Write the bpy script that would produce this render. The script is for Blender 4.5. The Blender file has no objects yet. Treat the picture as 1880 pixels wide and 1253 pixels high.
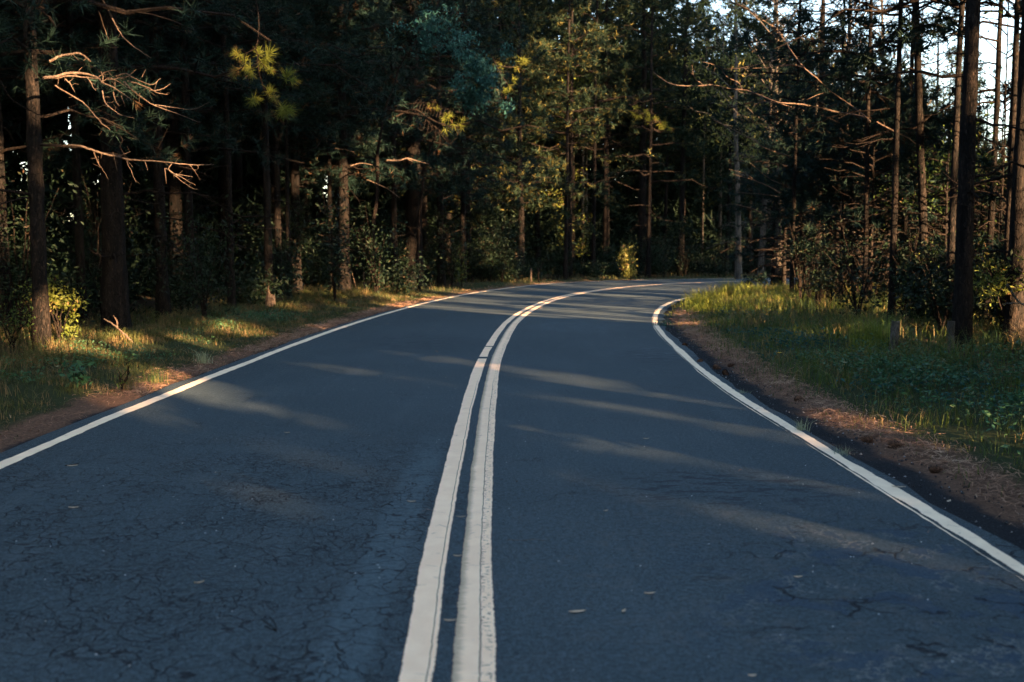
import bpy, math
import numpy as np
from mathutils import Vector

# ------------------------------------------------------------------ camera, sky, sun, exposure
S = bpy.context.scene
COL = S.collection
F, CX, CY, HZ, HC = 1828.0, 940.0, 626.5, 465.0, 1.5      # pinhole of the photograph, horizon line, eye height
TH = math.atan((CY - HZ) / F)
cam = bpy.data.cameras.new("camera")
cam.sensor_width = 36.0
cam.lens = 36.0 * F / 1880.0
cam.clip_start = 0.05
cam.clip_end = 3000
cam.dof.use_dof = True
cam.dof.focus_distance = 11.0
cam.dof.aperture_fstop = 2.2
co = bpy.data.objects.new("camera", cam)
co.location = (0, 0, HC)
co.rotation_euler = (math.pi / 2 - TH, 0, 0)
COL.objects.link(co)
S.camera = co

SUN_AZ, SUN_EL = 140.0, 12.5                               # degrees clockwise from +Y (straight ahead)
sd = np.array([math.sin(math.radians(SUN_AZ)) * math.cos(math.radians(SUN_EL)),
               math.cos(math.radians(SUN_AZ)) * math.cos(math.radians(SUN_EL)),
               math.sin(math.radians(SUN_EL))])
W = bpy.data.worlds.new("World")
S.world = W
W.use_nodes = True
nt = W.node_tree
sky = nt.nodes.new("ShaderNodeTexSky")
sky.sky_type = 'NISHITA'
sky.sun_disc = False
sky.sun_elevation = math.radians(SUN_EL)
sky.sun_rotation = math.radians(SUN_AZ)
sky.air_density = 1.0
sky.dust_density = 2.0
sky.ozone_density = 0.8
bg = nt.nodes["Background"]
bg.inputs[1].default_value = 0.078
nt.links.new(sky.outputs[0], bg.inputs[0])
sl = bpy.data.lights.new("sun", 'SUN')
sl.energy = 5.0
sl.angle = math.radians(0.5)
sl.color = (1.0, 0.60, 0.31)
so = bpy.data.objects.new("sun", sl)
so.rotation_euler = Vector(tuple(sd)).to_track_quat('Z', 'Y').to_euler()
so.location = (30, -30, 40)
COL.objects.link(so)
S.view_settings.view_transform = 'Standard'
S.view_settings.look = 'None'
S.view_settings.gamma = 1.0
S.view_settings.use_curve_mapping = False
S.view_settings.exposure = 3.74
S.cycles.max_bounces = 3
S.cycles.diffuse_bounces = 1
S.cycles.glossy_bounces = 2
S.cycles.transmission_bounces = 2
S.cycles.use_denoising = True

rng = np.random.default_rng(11)
U = rng.uniform
N = rng.normal

# ------------------------------------------------------------------ photo pixel -> place in the world
cth, sth = math.cos(TH), math.sin(TH)
def ray(px, py):
    x = (px - CX) / F; z = -(py - CY) / F
    return np.array([x, cth + z * sth, z * cth - sth])
def G(px, py, z=0.0):                    # point on the ground seen at that pixel
    d = ray(px, py); t = (HC - z) / -d[2]
    return np.array([d[0] * t, d[1] * t, z])
def P(px, py, Y):                        # point at distance Y ahead
    d = ray(px, py); t = Y / d[1]
    return np.array([d[0] * t, Y, HC + d[2] * t])
def proj(p):
    p = np.atleast_2d(p); y = p[:, 1]; z = p[:, 2] - HC
    dep = y * cth - z * sth; up = y * sth + z * cth
    dep = np.where(dep < 0.1, 0.1, dep)
    return CX + F * p[:, 0] / dep, CY - F * up / dep

# ------------------------------------------------------------------ road curves (surveyed from the picture, on flat ground)
def spline(pts, step=0.25):
    p = np.array(pts, float)
    s = np.r_[0, np.cumsum(np.hypot(*np.diff(p, axis=0).T))]
    out = []
    for k in range(2):                   # cubic Hermite with finite-difference tangents
        m = np.gradient(p[:, k], s); out.append(m)
    q = np.arange(0, s[-1], step)
    i = np.clip(np.searchsorted(s, q, side='right') - 1, 0, len(s) - 2)
    h = s[i + 1] - s[i]; t = (q - s[i]) / h
    h00 = 2*t**3 - 3*t**2 + 1; h10 = t**3 - 2*t**2 + t; h01 = -2*t**3 + 3*t**2; h11 = t**3 - t**2
    return np.c_[tuple(h00*p[i, k] + h10*h*out[k][i] + h01*p[i+1, k] + h11*h*out[k][i+1] for k in range(2))]
LC = spline([(-3.62,-45),(-3.62,-20),(-3.6,0),(-3.62,6.8),(-3.66,9.8),(-3.62,13.7),(-3.54,17.5),(-3.32,22.0),(-2.95,26.7),(-2.3,32.3),(-1.18,38.8),(.3,44.4),(2.3,49.9),(5.9,54.6),(9.73,57.4),(12.6,59.0),(16.7,61),(30,66),(50,71),(80,76)])
CC = spline([(-.2,-45),(-.2,-20),(-.19,0),(-.22,3.37),(-.26,4.9),(-.3,7.67),(-.32,10.1),(-.31,13.48),(-.21,17.19),(0.02,21.8),(.52,26.9),(1.5,33.0),(3.3,39.7),(5.6,45.2),(8.14,49.4),(12,53.2),(18,56.6),(30,60.6),(50,65.5),(80,70.5)])
RC = spline([(2.42,-45),(2.42,-20),(2.42,0),(2.42,4.6),(2.4,7.2),(2.38,9.4),(2.38,10.8),(2.45,12.66),(2.57,14.97),(2.74,17.7),(3.0,20.6),(3.46,23.9),(4.27,28.07),(5.5,32.4),(7.6,37),(10.6,41),(15,45),(21,49),(31,53.4),(50,58.5),(80,63.5)])
def sdist(q, C):
    """signed distance to a curve, + to the right of its direction; coarse in chunks"""
    q = np.atleast_2d(q)[:, :2]; c = C[::2]; T = np.gradient(c, axis=0); T /= np.hypot(*T.T)[:, None]
    out = np.empty(len(q))
    for a in range(0, len(q), 20000):
        d = q[a:a+20000, None, :] - c[None]
        j = (d**2).sum(2).argmin(1); dd = d[np.arange(len(j)), j]
        perp = dd[:, 0]*T[j, 1] - dd[:, 1]*T[j, 0]
        out[a:a+20000] = np.where(np.abs(perp) < .6, perp, np.sign(perp)*np.hypot(dd[:, 0], dd[:, 1]))
    return out
dOL = lambda q: -sdist(q, LC)            # metres outside the outer (left) line
dIR = lambda q: sdist(q, RC)             # metres inside the curve, past the right line
def vnoise(x, y, sc, seed=0):            # smooth value noise
    x = x/sc + 57.3*seed; y = y/sc + 31.7*seed; xi = np.floor(x); yi = np.floor(y); fx = x-xi; fy = y-yi
    h = lambda a, b: (np.sin(a*127.1 + b*311.7 + seed*17.0)*43758.5453) % 1.0
    fx = fx*fx*(3-2*fx); fy = fy*fy*(3-2*fy)
    return (h(xi,yi)*(1-fx)+h(xi+1,yi)*fx)*(1-fy) + (h(xi,yi+1)*(1-fx)+h(xi+1,yi+1)*fx)*fy
def gz(x, y, dl=None, dr=None):          # height of the ground
    q = np.c_[np.atleast_1d(x), np.atleast_1d(y)]
    dl = dOL(q) if dl is None else dl; dr = dIR(q) if dr is None else dr
    d = np.maximum(dl, dr)
    b = np.clip((d-.3)/2.5, 0, 1)
    return -.035 + b*(.10 + .16*(vnoise(q[:,0],q[:,1],2.2,1)-.5) + .07*(vnoise(q[:,0],q[:,1],.7,2)-.5))

# ------------------------------------------------------------------ mesh helpers
class Acc:
    def __init__(s): s.v = []; s.f = []; s.mi = []; s.n = 0
    def join(s, other, mi=0, off=(0, 0, 0)):
        for v, f in zip(other.v, other.f): s.v.append(v + np.array(off, np.float32)); s.f.append(f + s.n - 0); s.mi.append(np.full(len(f), mi, np.int32))
        s.n += other.n
    def join2(s, other, off):
        for v, f, mi in zip(other.v, other.f, other.mi): s.v.append(v + np.array(off, np.float32)); s.f.append(f + s.n); s.mi.append(mi)
        s.n += other.n
    def add(s, v, f, mi=0):
        if len(v) == 0: return
        s.v.append(np.asarray(v, np.float32).reshape(-1, 3)); s.f.append(np.asarray(f, np.int32).reshape(-1, 3) + s.n); s.n += len(s.v[-1]); s.mi.append(np.full(len(s.f[-1]), mi, np.int32))
    def build(s, name, mat, parent=None, smooth=False, origin=(0, 0, 0)):
        if not s.v: return None
        v = np.concatenate(s.v) - np.array(origin, np.float32); f = np.concatenate(s.f)
        m = bpy.data.meshes.new(name)
        m.vertices.add(len(v)); m.vertices.foreach_set("co", v.ravel())
        m.loops.add(f.size); m.loops.foreach_set("vertex_index", f.ravel())
        m.polygons.add(len(f)); m.polygons.foreach_set("loop_start", np.arange(0, f.size, 3, dtype=np.int32))
        m.polygons.foreach_set("loop_total", np.full(len(f), 3, np.int32))
        m.polygons.foreach_set("use_smooth", np.full(len(f), smooth))
        m.update(calc_edges=True)
        for q_ in (mat if isinstance(mat, (list, tuple)) else [mat]): m.materials.append(q_)
        if isinstance(mat, (list, tuple)): m.polygons.foreach_set("material_index", np.concatenate(s.mi))
        o = bpy.data.objects.new(name, m); COL.objects.link(o)
        if parent is not None: o.parent = parent
        else: o.location = origin
        return o
def tag(o, label=None, cat=None, group=None, kind=None):
    if label: o["label"] = label
    if cat: o["category"] = cat
    if group: o["group"] = group
    if kind: o["kind"] = kind
    return o
def empty(name, loc, label, cat, group=None):
    o = bpy.data.objects.new(name, None); COL.objects.link(o); o.location = tuple(float(c) for c in loc); o.empty_display_size = .2
    return tag(o, label, cat, group)
def unit(v): return v / np.maximum(np.linalg.norm(v, axis=-1, keepdims=True), 1e-9)
def tubes(paths, rad, sides=6):
    """paths (M,n,3), rad (M,n) -> verts, tris of M tapered tubes with pointed ends"""
    paths = np.asarray(paths, float); M, n, _ = paths.shape; rad = np.broadcast_to(rad, (M, n))
    T = unit(np.gradient(paths, axis=1))
    ref = np.where(np.abs(T[:, :1, 2:3]) > .8, np.array([1., .1, 0]), np.array([0, 0.05, 1.])) * np.ones((M, n, 1))
    A = unit(np.cross(T, ref)); B = np.cross(T, A)
    a = np.arange(sides)*2*math.pi/sides
    ring = paths[:, :, None, :] + rad[:, :, None, None]*(A[:, :, None, :]*np.cos(a)[:, None] + B[:, :, None, :]*np.sin(a)[:, None])
    v = ring.reshape(-1, 3)
    idx = np.arange(M*n*sides).reshape(M, n, sides); nx = np.roll(idx, -1, axis=2)
    q1 = idx[:, :-1]; q2 = nx[:, :-1]; q3 = nx[:, 1:]; q4 = idx[:, 1:]
    f = np.concatenate([np.stack([q1, q2, q3], -1).reshape(-1, 3), np.stack([q1, q3, q4], -1).reshape(-1, 3)])
    return v, f
def tube1(acc, pts, r, sides=7, sub=4, wob=0.0):
    p = np.array(pts, float)
    if len(p) > 2 and sub > 1:
        t = np.linspace(0, len(p)-1, (len(p)-1)*sub+1)
        i = np.clip(t.astype(int), 0, len(p)-2); u = (t-i)[:, None]
        m = np.gradient(p, axis=0)
        q = (2*u**3-3*u**2+1)*p[i] + (u**3-2*u**2+u)*m[i] + (3*u**2-2*u**3)*p[i+1] + (u**3-u**2)*m[i+1]
    else: q = p
    if wob: q = q + N(0, wob, q.shape)
    rr = np.interp(np.linspace(0, 1, len(q)), np.linspace(0, 1, len(np.atleast_1d(r))), np.atleast_1d(r))
    acc.add(*tubes(q[None], rr[None], sides)); return q
def needles(c, ax, L, k, w, spread=1.0):
    """k thin triangular needles at each centre c, fanned around axis ax"""
    n = len(c)
    d = unit(N(0, 1, (n, k, 3))*spread + ax[:, None, :]*1.0 + np.array([0, 0, -.12]))
    b = c[:, None, :] + ax[:, None, :]*(U(-.35, .25, (n, k, 1))*np.reshape(L, (-1, 1, 1)))
    l = np.reshape(L, (-1, 1, 1))*U(.7, 1.15, (n, k, 1))
    s = unit(np.cross(d, N(0, 1, (n, k, 3))))*np.reshape(w, (-1, 1, 1))
    v = np.stack([b - s, b + s, b + d*l], 2).reshape(-1, 3)
    return v, np.arange(len(v)).reshape(-1, 3)
def leaves(c, size, w=.42, flat=0.0, hang=0.0):
    """one pointed leaf (a diamond folded along its rib) at each centre"""
    n = len(c); size = np.broadcast_to(size, (n,))[:, None]
    d = N(0, 1, (n, 3)); d[:, 2] = d[:, 2]*(1-flat) - hang; d = unit(d)
    s = unit(np.cross(d, N(0, 1, (n, 3)) + np.array([0, 0, 2.*flat]))); up = np.cross(s, d)
    b = c - d*size*.5; m = c + up*size*.07
    v = np.stack([b, m + s*size*w*.5, c + d*size*.5, m - s*size*w*.5], 1).reshape(-1, 3)
    i = np.arange(n)[:, None]*4
    return v, np.concatenate([i + [0, 1, 2], i + [0, 2, 3]])
def blades(c, h, w, lean=.45, curl=.5):
    """grass blades: three-triangle curved strips"""
    n = len(c); a = U(0, 2*math.pi, n); dr = np.c_[np.cos(a), np.sin(a), np.zeros(n)]
    a2 = a + U(.8, 2.3, n); s = np.c_[np.cos(a2), np.sin(a2), np.zeros(n)]*np.reshape(w, (-1, 1))
    h = np.reshape(h, (-1, 1)); le = h*np.abs(N(0, lean, (n, 1)))
    m = c + dr*le*.35 + np.array([0, 0, 1.])*h*.6; t = c + dr*le*(1+curl) + np.array([0, 0, 1.])*h*U(.75, 1.05, (n, 1))
    v = np.stack([c-s, c+s, m+s*.7, m-s*.7, t], 1).reshape(-1, 3); i = np.arange(n)[:, None]*5
    return v, np.concatenate([i+[0, 1, 2], i+[0, 2, 3], i+[3, 2, 4]])

# ------------------------------------------------------------------ materials
def newmat(name, rough=.9, spec=.2):
    m = bpy.data.materials.new(name); m.use_nodes = True; b = m.node_tree.nodes["Principled BSDF"]
    b.inputs["Roughness"].default_value = rough; b.inputs["Specular IOR Level"].default_value = spec
    return m, m.node_tree, b
class NB:
    def __init__(s, nt): s.t = nt; s.co = nt.nodes.new("ShaderNodeNewGeometry").outputs["Position"]
    def n(s, typ, **k):
        o = s.t.nodes.new(typ)
        for a, b in k.items(): setattr(o, a, b)
        return o
    def put(s, i, v):
        if hasattr(v, "is_linked") or hasattr(v, "links"): s.t.links.new(v, i)
        else: i.default_value = v
    def noise(s, scale, det=3, rough=.55, co=None, dist=0):
        o = s.n("ShaderNodeTexNoise"); o.inputs["Scale"].default_value = scale; o.inputs["Detail"].default_value = det
        o.inputs["Roughness"].default_value = rough; o.inputs["Distortion"].default_value = dist
        s.put(o.inputs["Vector"], co or s.co); return o.outputs["Fac"]
    def m(s, op, a, b=0.0, c=0.0, clamp=False):
        o = s.n("ShaderNodeMath", operation=op, use_clamp=clamp)
        for i, v in zip(o.inputs, (a, b, c)): s.put(i, v)
        return o.outputs[0]
    def ramp(s, f, lo, hi, a=0.0, b=1.0):
        o = s.n("ShaderNodeMapRange"); s.put(o.inputs[0], f); o.interpolation_type = 'SMOOTHSTEP'
        for i, v in zip((1, 2, 3, 4), (lo, hi, a, b)): o.inputs[i].default_value = v
        return o.outputs[0]
    def mix(s, f, a, b, mode='MIX'):
        o = s.n("ShaderNodeMix", data_type='RGBA', blend_type=mode); s.put(o.inputs[0], f)
        s.put(o.inputs[6], a if hasattr(a, "links") else (*a, 1)); s.put(o.inputs[7], b if hasattr(b, "links") else (*b, 1)); return o.outputs[2]
    def scale(s, v, co=None):
        o = s.n("ShaderNodeVectorMath", operation='MULTIPLY'); s.put(o.inputs[0], co or s.co); o.inputs[1].default_value = v; return o.outputs[0]
    def bump(s, h, strength, dist=.01):
        o = s.n("ShaderNodeBump"); o.inputs["Strength"].default_value = strength; o.inputs["Distance"].default_value = dist
        s.put(o.inputs["Height"], h); return o.outputs[0]
    def attr(s, name): return s.n("ShaderNodeAttribute", attribute_name=name).outputs["Fac"]
    def xyz(s, co=None):
        o = s.n("ShaderNodeSeparateXYZ"); s.put(o.inputs[0], co or s.co); return o.outputs
    def spot(s, x, y, rx, ry, soft=.5):       # elliptic patch on the ground, 1 inside
        X = s.xyz(); a = s.m('DIVIDE', s.m('SUBTRACT', X[0], x), rx); b = s.m('DIVIDE', s.m('SUBTRACT', X[1], y), ry)
        r = s.m('SQRT', s.m('ADD', s.m('MULTIPLY', a, a), s.m('MULTIPLY', b, b)))
        return s.ramp(r, 1+soft*.5, 1-soft*.5)

def foliage_mat(name, c1, c2, dry=None, dryamt=.62, trans=.25, rough=.75, spec=.15):
    m, t, b = newmat(name, rough, spec); k = NB(t)
    col = k.mix(k.ramp(k.noise(1.1, 3), .35, .65), c1, c2)
    rnd = k.n("ShaderNodeNewGeometry").outputs["Random Per Island"]
    col = k.mix(k.ramp(rnd, 0, 1, 0, .55), col, tuple(x*1.45 for x in c2))
    if dry: col = k.mix(k.ramp(k.m('ADD', k.noise(2.3, 2), k.m('MULTIPLY', rnd, .12)), dryamt, dryamt+.1), col, dry)
    k.put(b.inputs["Base Color"], col)
    tr = k.n("ShaderNodeBsdfTranslucent"); k.put(tr.inputs[0], col)
    mx = k.n("ShaderNodeMixShader"); mx.inputs[0].default_value = trans
    t.links.new(b.outputs[0], mx.inputs[1]); t.links.new(tr.outputs[0], mx.inputs[2])
    t.links.new(mx.outputs[0], t.nodes["Material Output"].inputs[0])
    return m
M = {}
M['needle'] = foliage_mat("pine_needle", (.004, .016, .016), (.010, .025, .018), (.065, .035, .017), .67, .15)
M['needle_far'] = foliage_mat("pine_needle_far", (.004, .014, .011), (.012, .024, .011), (.10, .090, .026), .61, .15)  # golden patches in the colour stand in for sun on far crowns
M['fresh'] = foliage_mat("sunlit_fresh_needle", (.085, .115, .020), (.13, .145, .025), (.17, .11, .045), .64, .3)  # fresh needles, colour also raised so they read as sunlit
M['teal'] = foliage_mat("bluish_leaf", (.010, .046, .042), (.024, .080, .070), None, 1, .15, .65, .15)
M['leaf'] = foliage_mat("shrub_leaf", (.016, .044, .012), (.050, .085, .014), (.13, .07, .025), .68, .35, .55, .3)
M['shade'] = foliage_mat("shaded_shrub_leaf", (.004, .013, .009), (.011, .024, .011), (.05, .03, .016), .68, .2, .6, .2)  # darker copy of the shrub leaf, shade put into its colour
M['bright'] = foliage_mat("sunlit_leaf", (.06, .095, .018), (.13, .15, .025), (.22, .13, .05), .66, .35, .55, .3)  # lighter copy of the shrub leaf, sunlight painted into the colour
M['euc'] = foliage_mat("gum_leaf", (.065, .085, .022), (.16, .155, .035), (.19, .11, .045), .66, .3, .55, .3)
M['grass'] = foliage_mat("grass_blade", (.017, .056, .030), (.078, .112, .018), (.20, .15, .06), .57, .35, .6, .25)
M['herb'] = foliage_mat("herb_leaf", (.014, .070, .040), (.045, .11, .045), (.20, .20, .11), .70, .25, .5, .35)
M['litter'] = foliage_mat("dry_needles", (.16, .090, .058), (.27, .165, .108), (.40, .28, .19), .62, .05, .85)
def bark(name, c1, c2, c3, sc=9.0):
    m, t, b = newmat(name, .92, .1); k = NB(t); co = k.scale((1, 1, .22))
    n1 = k.noise(sc, 5, .65, co, .6); n2 = k.noise(sc*3.3, 4, .6, k.scale((1, 1, .45)))
    vo = k.n("ShaderNodeTexVoronoi", feature='DISTANCE_TO_EDGE'); vo.inputs["Scale"].default_value = sc*3.2; k.put(vo.inputs["Vector"], k.scale((1, 1, .25)))
    cr = k.ramp(k.m('ADD', vo.outputs["Distance"], k.m('MULTIPLY', n2, .12)), .02, .16)
    col = k.mix(k.ramp(n1, .38, .62), c1, c2); col = k.mix(k.ramp(n2, .55, .7, 0, .8), col, c3)
    col = k.mix(cr, tuple(x*.55 for x in c1), col)
    k.put(b.inputs["Base Color"], col); k.put(b.inputs["Normal"], k.bump(k.m('ADD', n1, k.m('MULTIPLY', cr, .6)), .9, .03)); return m
M['bark'] = bark("pine_bark", (.006, .006, .006), (.017, .014, .012), (.046, .033, .027))
M['palebark'] = bark("pale_bark", (.060, .056, .046), (.15, .13, .105), (.085, .055, .04), 5)
M['twig'] = bark("dead_wood", (.085, .062, .048), (.17, .13, .10), (.07, .045, .032), 25)
M['twigdark'] = bark("branch_bark", (.008, .006, .006), (.022, .017, .013), (.045, .032, .024), 16)
M['post'] = bark("weathered_post_wood", (.07, .065, .055), (.15, .14, .12), (.10, .085, .06), 14)

# ------------------------------------------------------------------ openings in the canopy: sunlight reaches these places
us = unit(np.cross(sd, [0, 0, 1.])); vs = np.cross(us, sd)
TUN = []
def lit(a, b=None, r=.2, back=.5):
    a = np.array(a, float); b = a if b is None else np.array(b, float)
    TUN.append((a@us, a@vs, b@us, b@vs, min(a@sd, b@sd), r, back))
def shade_keep(p, extra=0.0):
    """False for foliage that stands between the sun and a sunlit place"""
    keep = np.ones(len(p), bool); pu, pv, pt = p@us, p@vs, p@sd
    for au, av, bu, bv, t0, r, back in TUN:
        du, dv = bu-au, bv-av; L2 = du*du+dv*dv
        s = np.clip(((pu-au)*du+(pv-av)*dv)/L2, 0, 1) if L2 > 1e-9 else 0.0
        d = np.hypot(pu-au-s*du, pv-av-s*dv)
        keep &= ~((d < r+extra) & (pt > t0+back))
    return keep
def trunk_ok(x, y, r=.2, H=20, below=99):
    """is a trunk here clear of the sunlit lanes?"""
    z = np.arange(0.3, min(H, below), .05)
    return bool(shade_keep(np.c_[z*0+x, z*0+y, z], r).all())
def px_lit(pts, r, mode='G', d=0, back=.5):
    for a, b in zip(pts[:-1], pts[1:]):
        A = G(*a) if mode == 'G' else P(*a, d); B = G(*b) if mode == 'G' else P(*b, d); lit(A, B, r, back)
# bars of light across the asphalt
STREAKS = [([(751,556),(938,576)], .13), ([(826,551),(905,559)], .05), ([(875,538),(1015,549)], .14),
           ([(1035,557),(1110,563),(1186,574)], .10), ([(1010,566),(1090,575),(1186,591)], .13),
           ([(1120,541),(1200,549),(1236,554)], .12), ([(1010,521),(1120,530)], .12), ([(1100,517),(1190,523),(1290,535)], .18),
           ([(1110,521),(1260,536)], .12), ([(960,529),(1070,538)], .06), ([(1190,515),(1300,522)], .14), ([(820,545),(900,553)], .05),
           ([(333,730),(440,746),(536,764)], .085), ([(560,672),(640,682),(760,694)], .05), ([(800,658),(870,668)], .05),
           ([(930,676),(1040,688)], .045), ([(1089,709),(1180,722),(1260,736)], .055), ([(1110,743),(1200,758),(1290,775),(1402,796)], .085),
           ([(1130,822),(1250,842),(1380,866)], .05), ([(510,830),(640,855),(740,882)], .03), ([(1260,928),(1360,946),(1450,965),(1560,985)], .075),
           ([(440,905),(560,925),(680,955)], .02), ([(1000,690),(1080,700)], .03)]
NTL = []
for pts, r in STREAKS: px_lit(pts, r*(.75 if r > .07 else 1.0 if pts[0][0] > 530 else .75) if pts[0][1] > 600 else max(.15, r*2.4))
STREAK_N = len(TUN)
HARD = list(TUN)
# trunk and foliage places that catch the sun: (pixel, pixel, distance, radius)
for (x0,y0,x1,y1,Y,r) in [(92,72,93,140,14.7,.09),(421,348,429,436,27,.20),(421,295,421,322,27,.12),(495,434,496,512,26.5,.17),(513,400,513,428,30,.16),(531,422,531,440,30,.12),
    (545,484,546,534,33,.28),(604,500,610,543,34.5,.17),(607,392,609,432,34.5,.14),(634,318,628,368,34,.24),(640,400,640,420,34,.18),(725,402,724,438,39,.22),
    (776,440,776,470,40,.10),(775,505,775,528,40,.12),(851,400,851,452,46,.20),(668,502,668,540,36,.12),(1112,440,1112,470,64,.15),(1250,440,1247,503,64,.18),
    (1290,350,1290,440,70,.22),(1322,342,1322,455,70,.24),(1070,380,1075,434,66,.5),(1420,424,1421,438,60,.2),(1501,298,1499,368,36.5,.30),(1500,20,1500,60,36.5,.3),
    (1678,92,1682,112,22,.12),(1692,152,1697,215,22,.15),(1700,290,1704,360,22,.16),(1706,418,1706,525,22,.14),(1785,85,1786,190,14.4,.13),(1876,175,1878,640,15.6,.06),
    (1535,308,1537,338,34,.12),(1665,316,1667,345,28,.15),(1588,150,1588,200,24,.14),(1845,285,1846,330,18,.08),
    (497,528,500,572,25.6,.24),(180,35,235,75,15.5,.03)]:
    lit(P(x0,y0,Y), P(x1,y1,Y), r, .35)
HARD = list(TUN)
for (x0,y0,x1,y1,Y,r) in [(95,143,175,143,14.3,.16),(175,143,232,165,14.2,.30),(232,150,300,150,14.2,.28),(200,190,240,215,14.2,.18),(155,190,200,235,14.4,.09),(95,108,165,108,14.4,.11),
    (155,275,215,292,14.2,.16),(215,292,300,297,14.2,.15),(300,310,365,345,14.2,.16),(180,300,250,330,14.2,.14),(200,30,232,75,15,.05),
    (430,135,500,110,16,.26),(458,180,462,195,16,.14),(500,185,530,210,16,.22),(362,150,362,152,17,.12),
    (755,215,830,228,34,.7),(830,235,860,238,34,.5),(775,200,800,210,34,.5),(935,150,965,110,40,.55),(868,228,905,268,38,.25),(720,295,760,293,33,.15),(612,268,650,280,30,.15),
    (675,330,735,362,32,.16),(640,268,670,270,32,.2),(1030,282,1030,284,55,.7),(1080,345,1090,350,55,.7),(1020,215,1020,240,52,.5),(1100,232,1150,236,56,.6),(1165,185,1215,225,58,1.2),(1190,255,1215,275,58,.8),
    (1045,300,1058,430,65,1.5), (985,300,990,380,60,.5),(1020,390,1060,400,66,.4),(970,290,972,300,55,.4),(895,262,900,270,44,.4),(785,330,800,345,34,.3),(1275,297,1290,300,58,.5),
    (115,580,118,650,15.6,.30),(95,590,60,640,15.8,.16),(150,640,330,632,16.8,.22),(330,632,450,600,19.5,.2),(20,600,20,650,16,.1),
    (640,555,745,548,33,.22),(780,540,860,528,40,.2),(930,524,1010,517,52,.25),(1150,475,1160,510,55.5,.55),(1245,488,1248,500,62,.4),(843,460,848,490,44,.35),
    (700,490,700,535,37,.25),(560,548,590,540,31,.2),
    (1235,570,1290,560,28,.8),(1270,535,1400,528,38,1.6),(1330,545,1460,528,36,1.4),(1400,530,1475,522,42,1.2),(1370,582,1440,585,25,.28),(1450,590,1540,582,23,.26),
    (1575,640,1635,625,17,.42),(1800,560,1800,560,24,1.0),(1870,560,1870,620,22,.9),(1800,590,1830,640,20,.5),(1740,560,1760,600,24,.6),(1690,560,1720,580,24,.4),
    (1655,515,1660,560,21,.22),(1680,520,1684,560,21,.16),(1500,560,1530,575,24,.22),(1560,500,1565,540,30,.3),(1880,850,1840,850,7.5,.25),(1720,830,1700,800,8.6,.2),
    (1760,340,1700,390,24,.5),(1830,350,1870,380,20,.4),(1640,300,1600,300,26,.3),(1390,175,1420,165,40,.5),(1290,100,1420,60,46,1.2),(1440,260,1440,270,36,.6),
    (1215,10,1430,50,50,2.1), (1080,30,1180,60,58,.9), (1245,572,1330,556,30,.6), (1330,556,1440,545,34,.6), (1240,575,1262,560,28,.4),
    (1560,210,1490,200,20,.10),(1490,200,1380,170,20.5,.12),(1380,170,1215,150,21,.15),(1580,205,1470,110,20,.12),(1470,110,1350,5,20.5,.2),(1400,265,1345,235,24,.2),(1420,360,1350,325,24,.2),
    (240,722,290,712,9.9,.12),(350,690,400,668,11.2,.2),(735,556,760,556,28,.12),(640,590,600,600,20,.1),(300,735,240,760,9.5,.05),
    (1500,130,1500,260,40,.5),(1545,40,1550,220,38,.5),(1440,10,1450,110,42,.8),(1600,40,1640,120,36,.6)]:
    lit(P(x0,y0,Y), P(x1,y1,Y), r, .45)
r_ = np.random.default_rng(31)
for i in range(8): px, py, y = r_.uniform(1040, 1440), r_.uniform(-10, 230), r_.uniform(48, 58); lit(P(px, py, y), P(px+r_.uniform(-30, 30), py+r_.uniform(-20, 20), y), r_.uniform(.2, .55), .45)
for i in range(8): px, py, y = r_.uniform(760, 1260), r_.uniform(200, 420), r_.uniform(40, 56); lit(P(px, py, y), None, r_.uniform(.15, .4), .45)
# gaps between the stands where the sky shows: (px, py, rx, ry, share of foliage left standing)
GAPS = [(28,115,11,22,.25),(38,285,9,66,.22),(128,235,6,42,.2),(176,32,17,32,.4),(180,365,12,60,.25),(132,425,8,46,.25),(205,130,8,40,.6),(600,345,3,30,.1),
        (1505,20,18,35,.35),(1620,20,20,25,.5),(1710,100,28,45,.22),(1725,170,30,45,.25),(1815,60,45,50,.3),(1835,170,36,85,.15),(1845,250,30,55,.22),(1790,230,25,60,.3),(1735,250,16,14,.2),(1690,20,30,25,.5),
        (1565,60,8,30,.3),(1650,120,12,30,.5),(1530,100,6,25,.5),(1740,125,12,80,.4)]
def gap_keep(p, ext=.06):
    x, y = proj(p); keep = np.ones(len(p), bool); front = p[:, 1] > 4; e = ext*F/np.maximum(p[:, 1], 4)
    for gx, gy, rx, ry, q in GAPS:
        keep &= ~(front & (((x-gx)/(rx+e))**2 + ((y-gy)/(ry+e))**2 < 1) & (U(0, 1, len(p)) > q))
    return keep

# ------------------------------------------------------------------ ground, road, painted lines
def nodes_axis(a, b, c, d, fine, coarse):
    return np.unique(np.round(np.r_[np.arange(a, b, coarse), np.arange(b, c, fine), np.arange(c, d+.1, coarse)], 3))
gx = nodes_axis(-600, -14, 24, 601, .24, 14.0); gy = nodes_axis(-300, -2, 66, 901, .30, 14.0)
X, Y = np.meshgrid(gx, gy); q = np.c_[X.ravel(), Y.ravel()]
dl, dr = dOL(q), dIR(q); zz = gz(q[:, 0], q[:, 1], dl, dr)
far = np.clip((np.hypot(q[:,0]-5, q[:,1]-30)-90)/250, 0, 1); zz += far**1.5*6*vnoise(q[:,0], q[:,1], 90, 5)
nxx, nyy = len(gx), len(gy); ii = np.arange(nxx*nyy).reshape(nyy, nxx)
a_, b_, c_, d_ = ii[:-1, :-1], ii[:-1, 1:], ii[1:, 1:], ii[1:, :-1]
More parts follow.
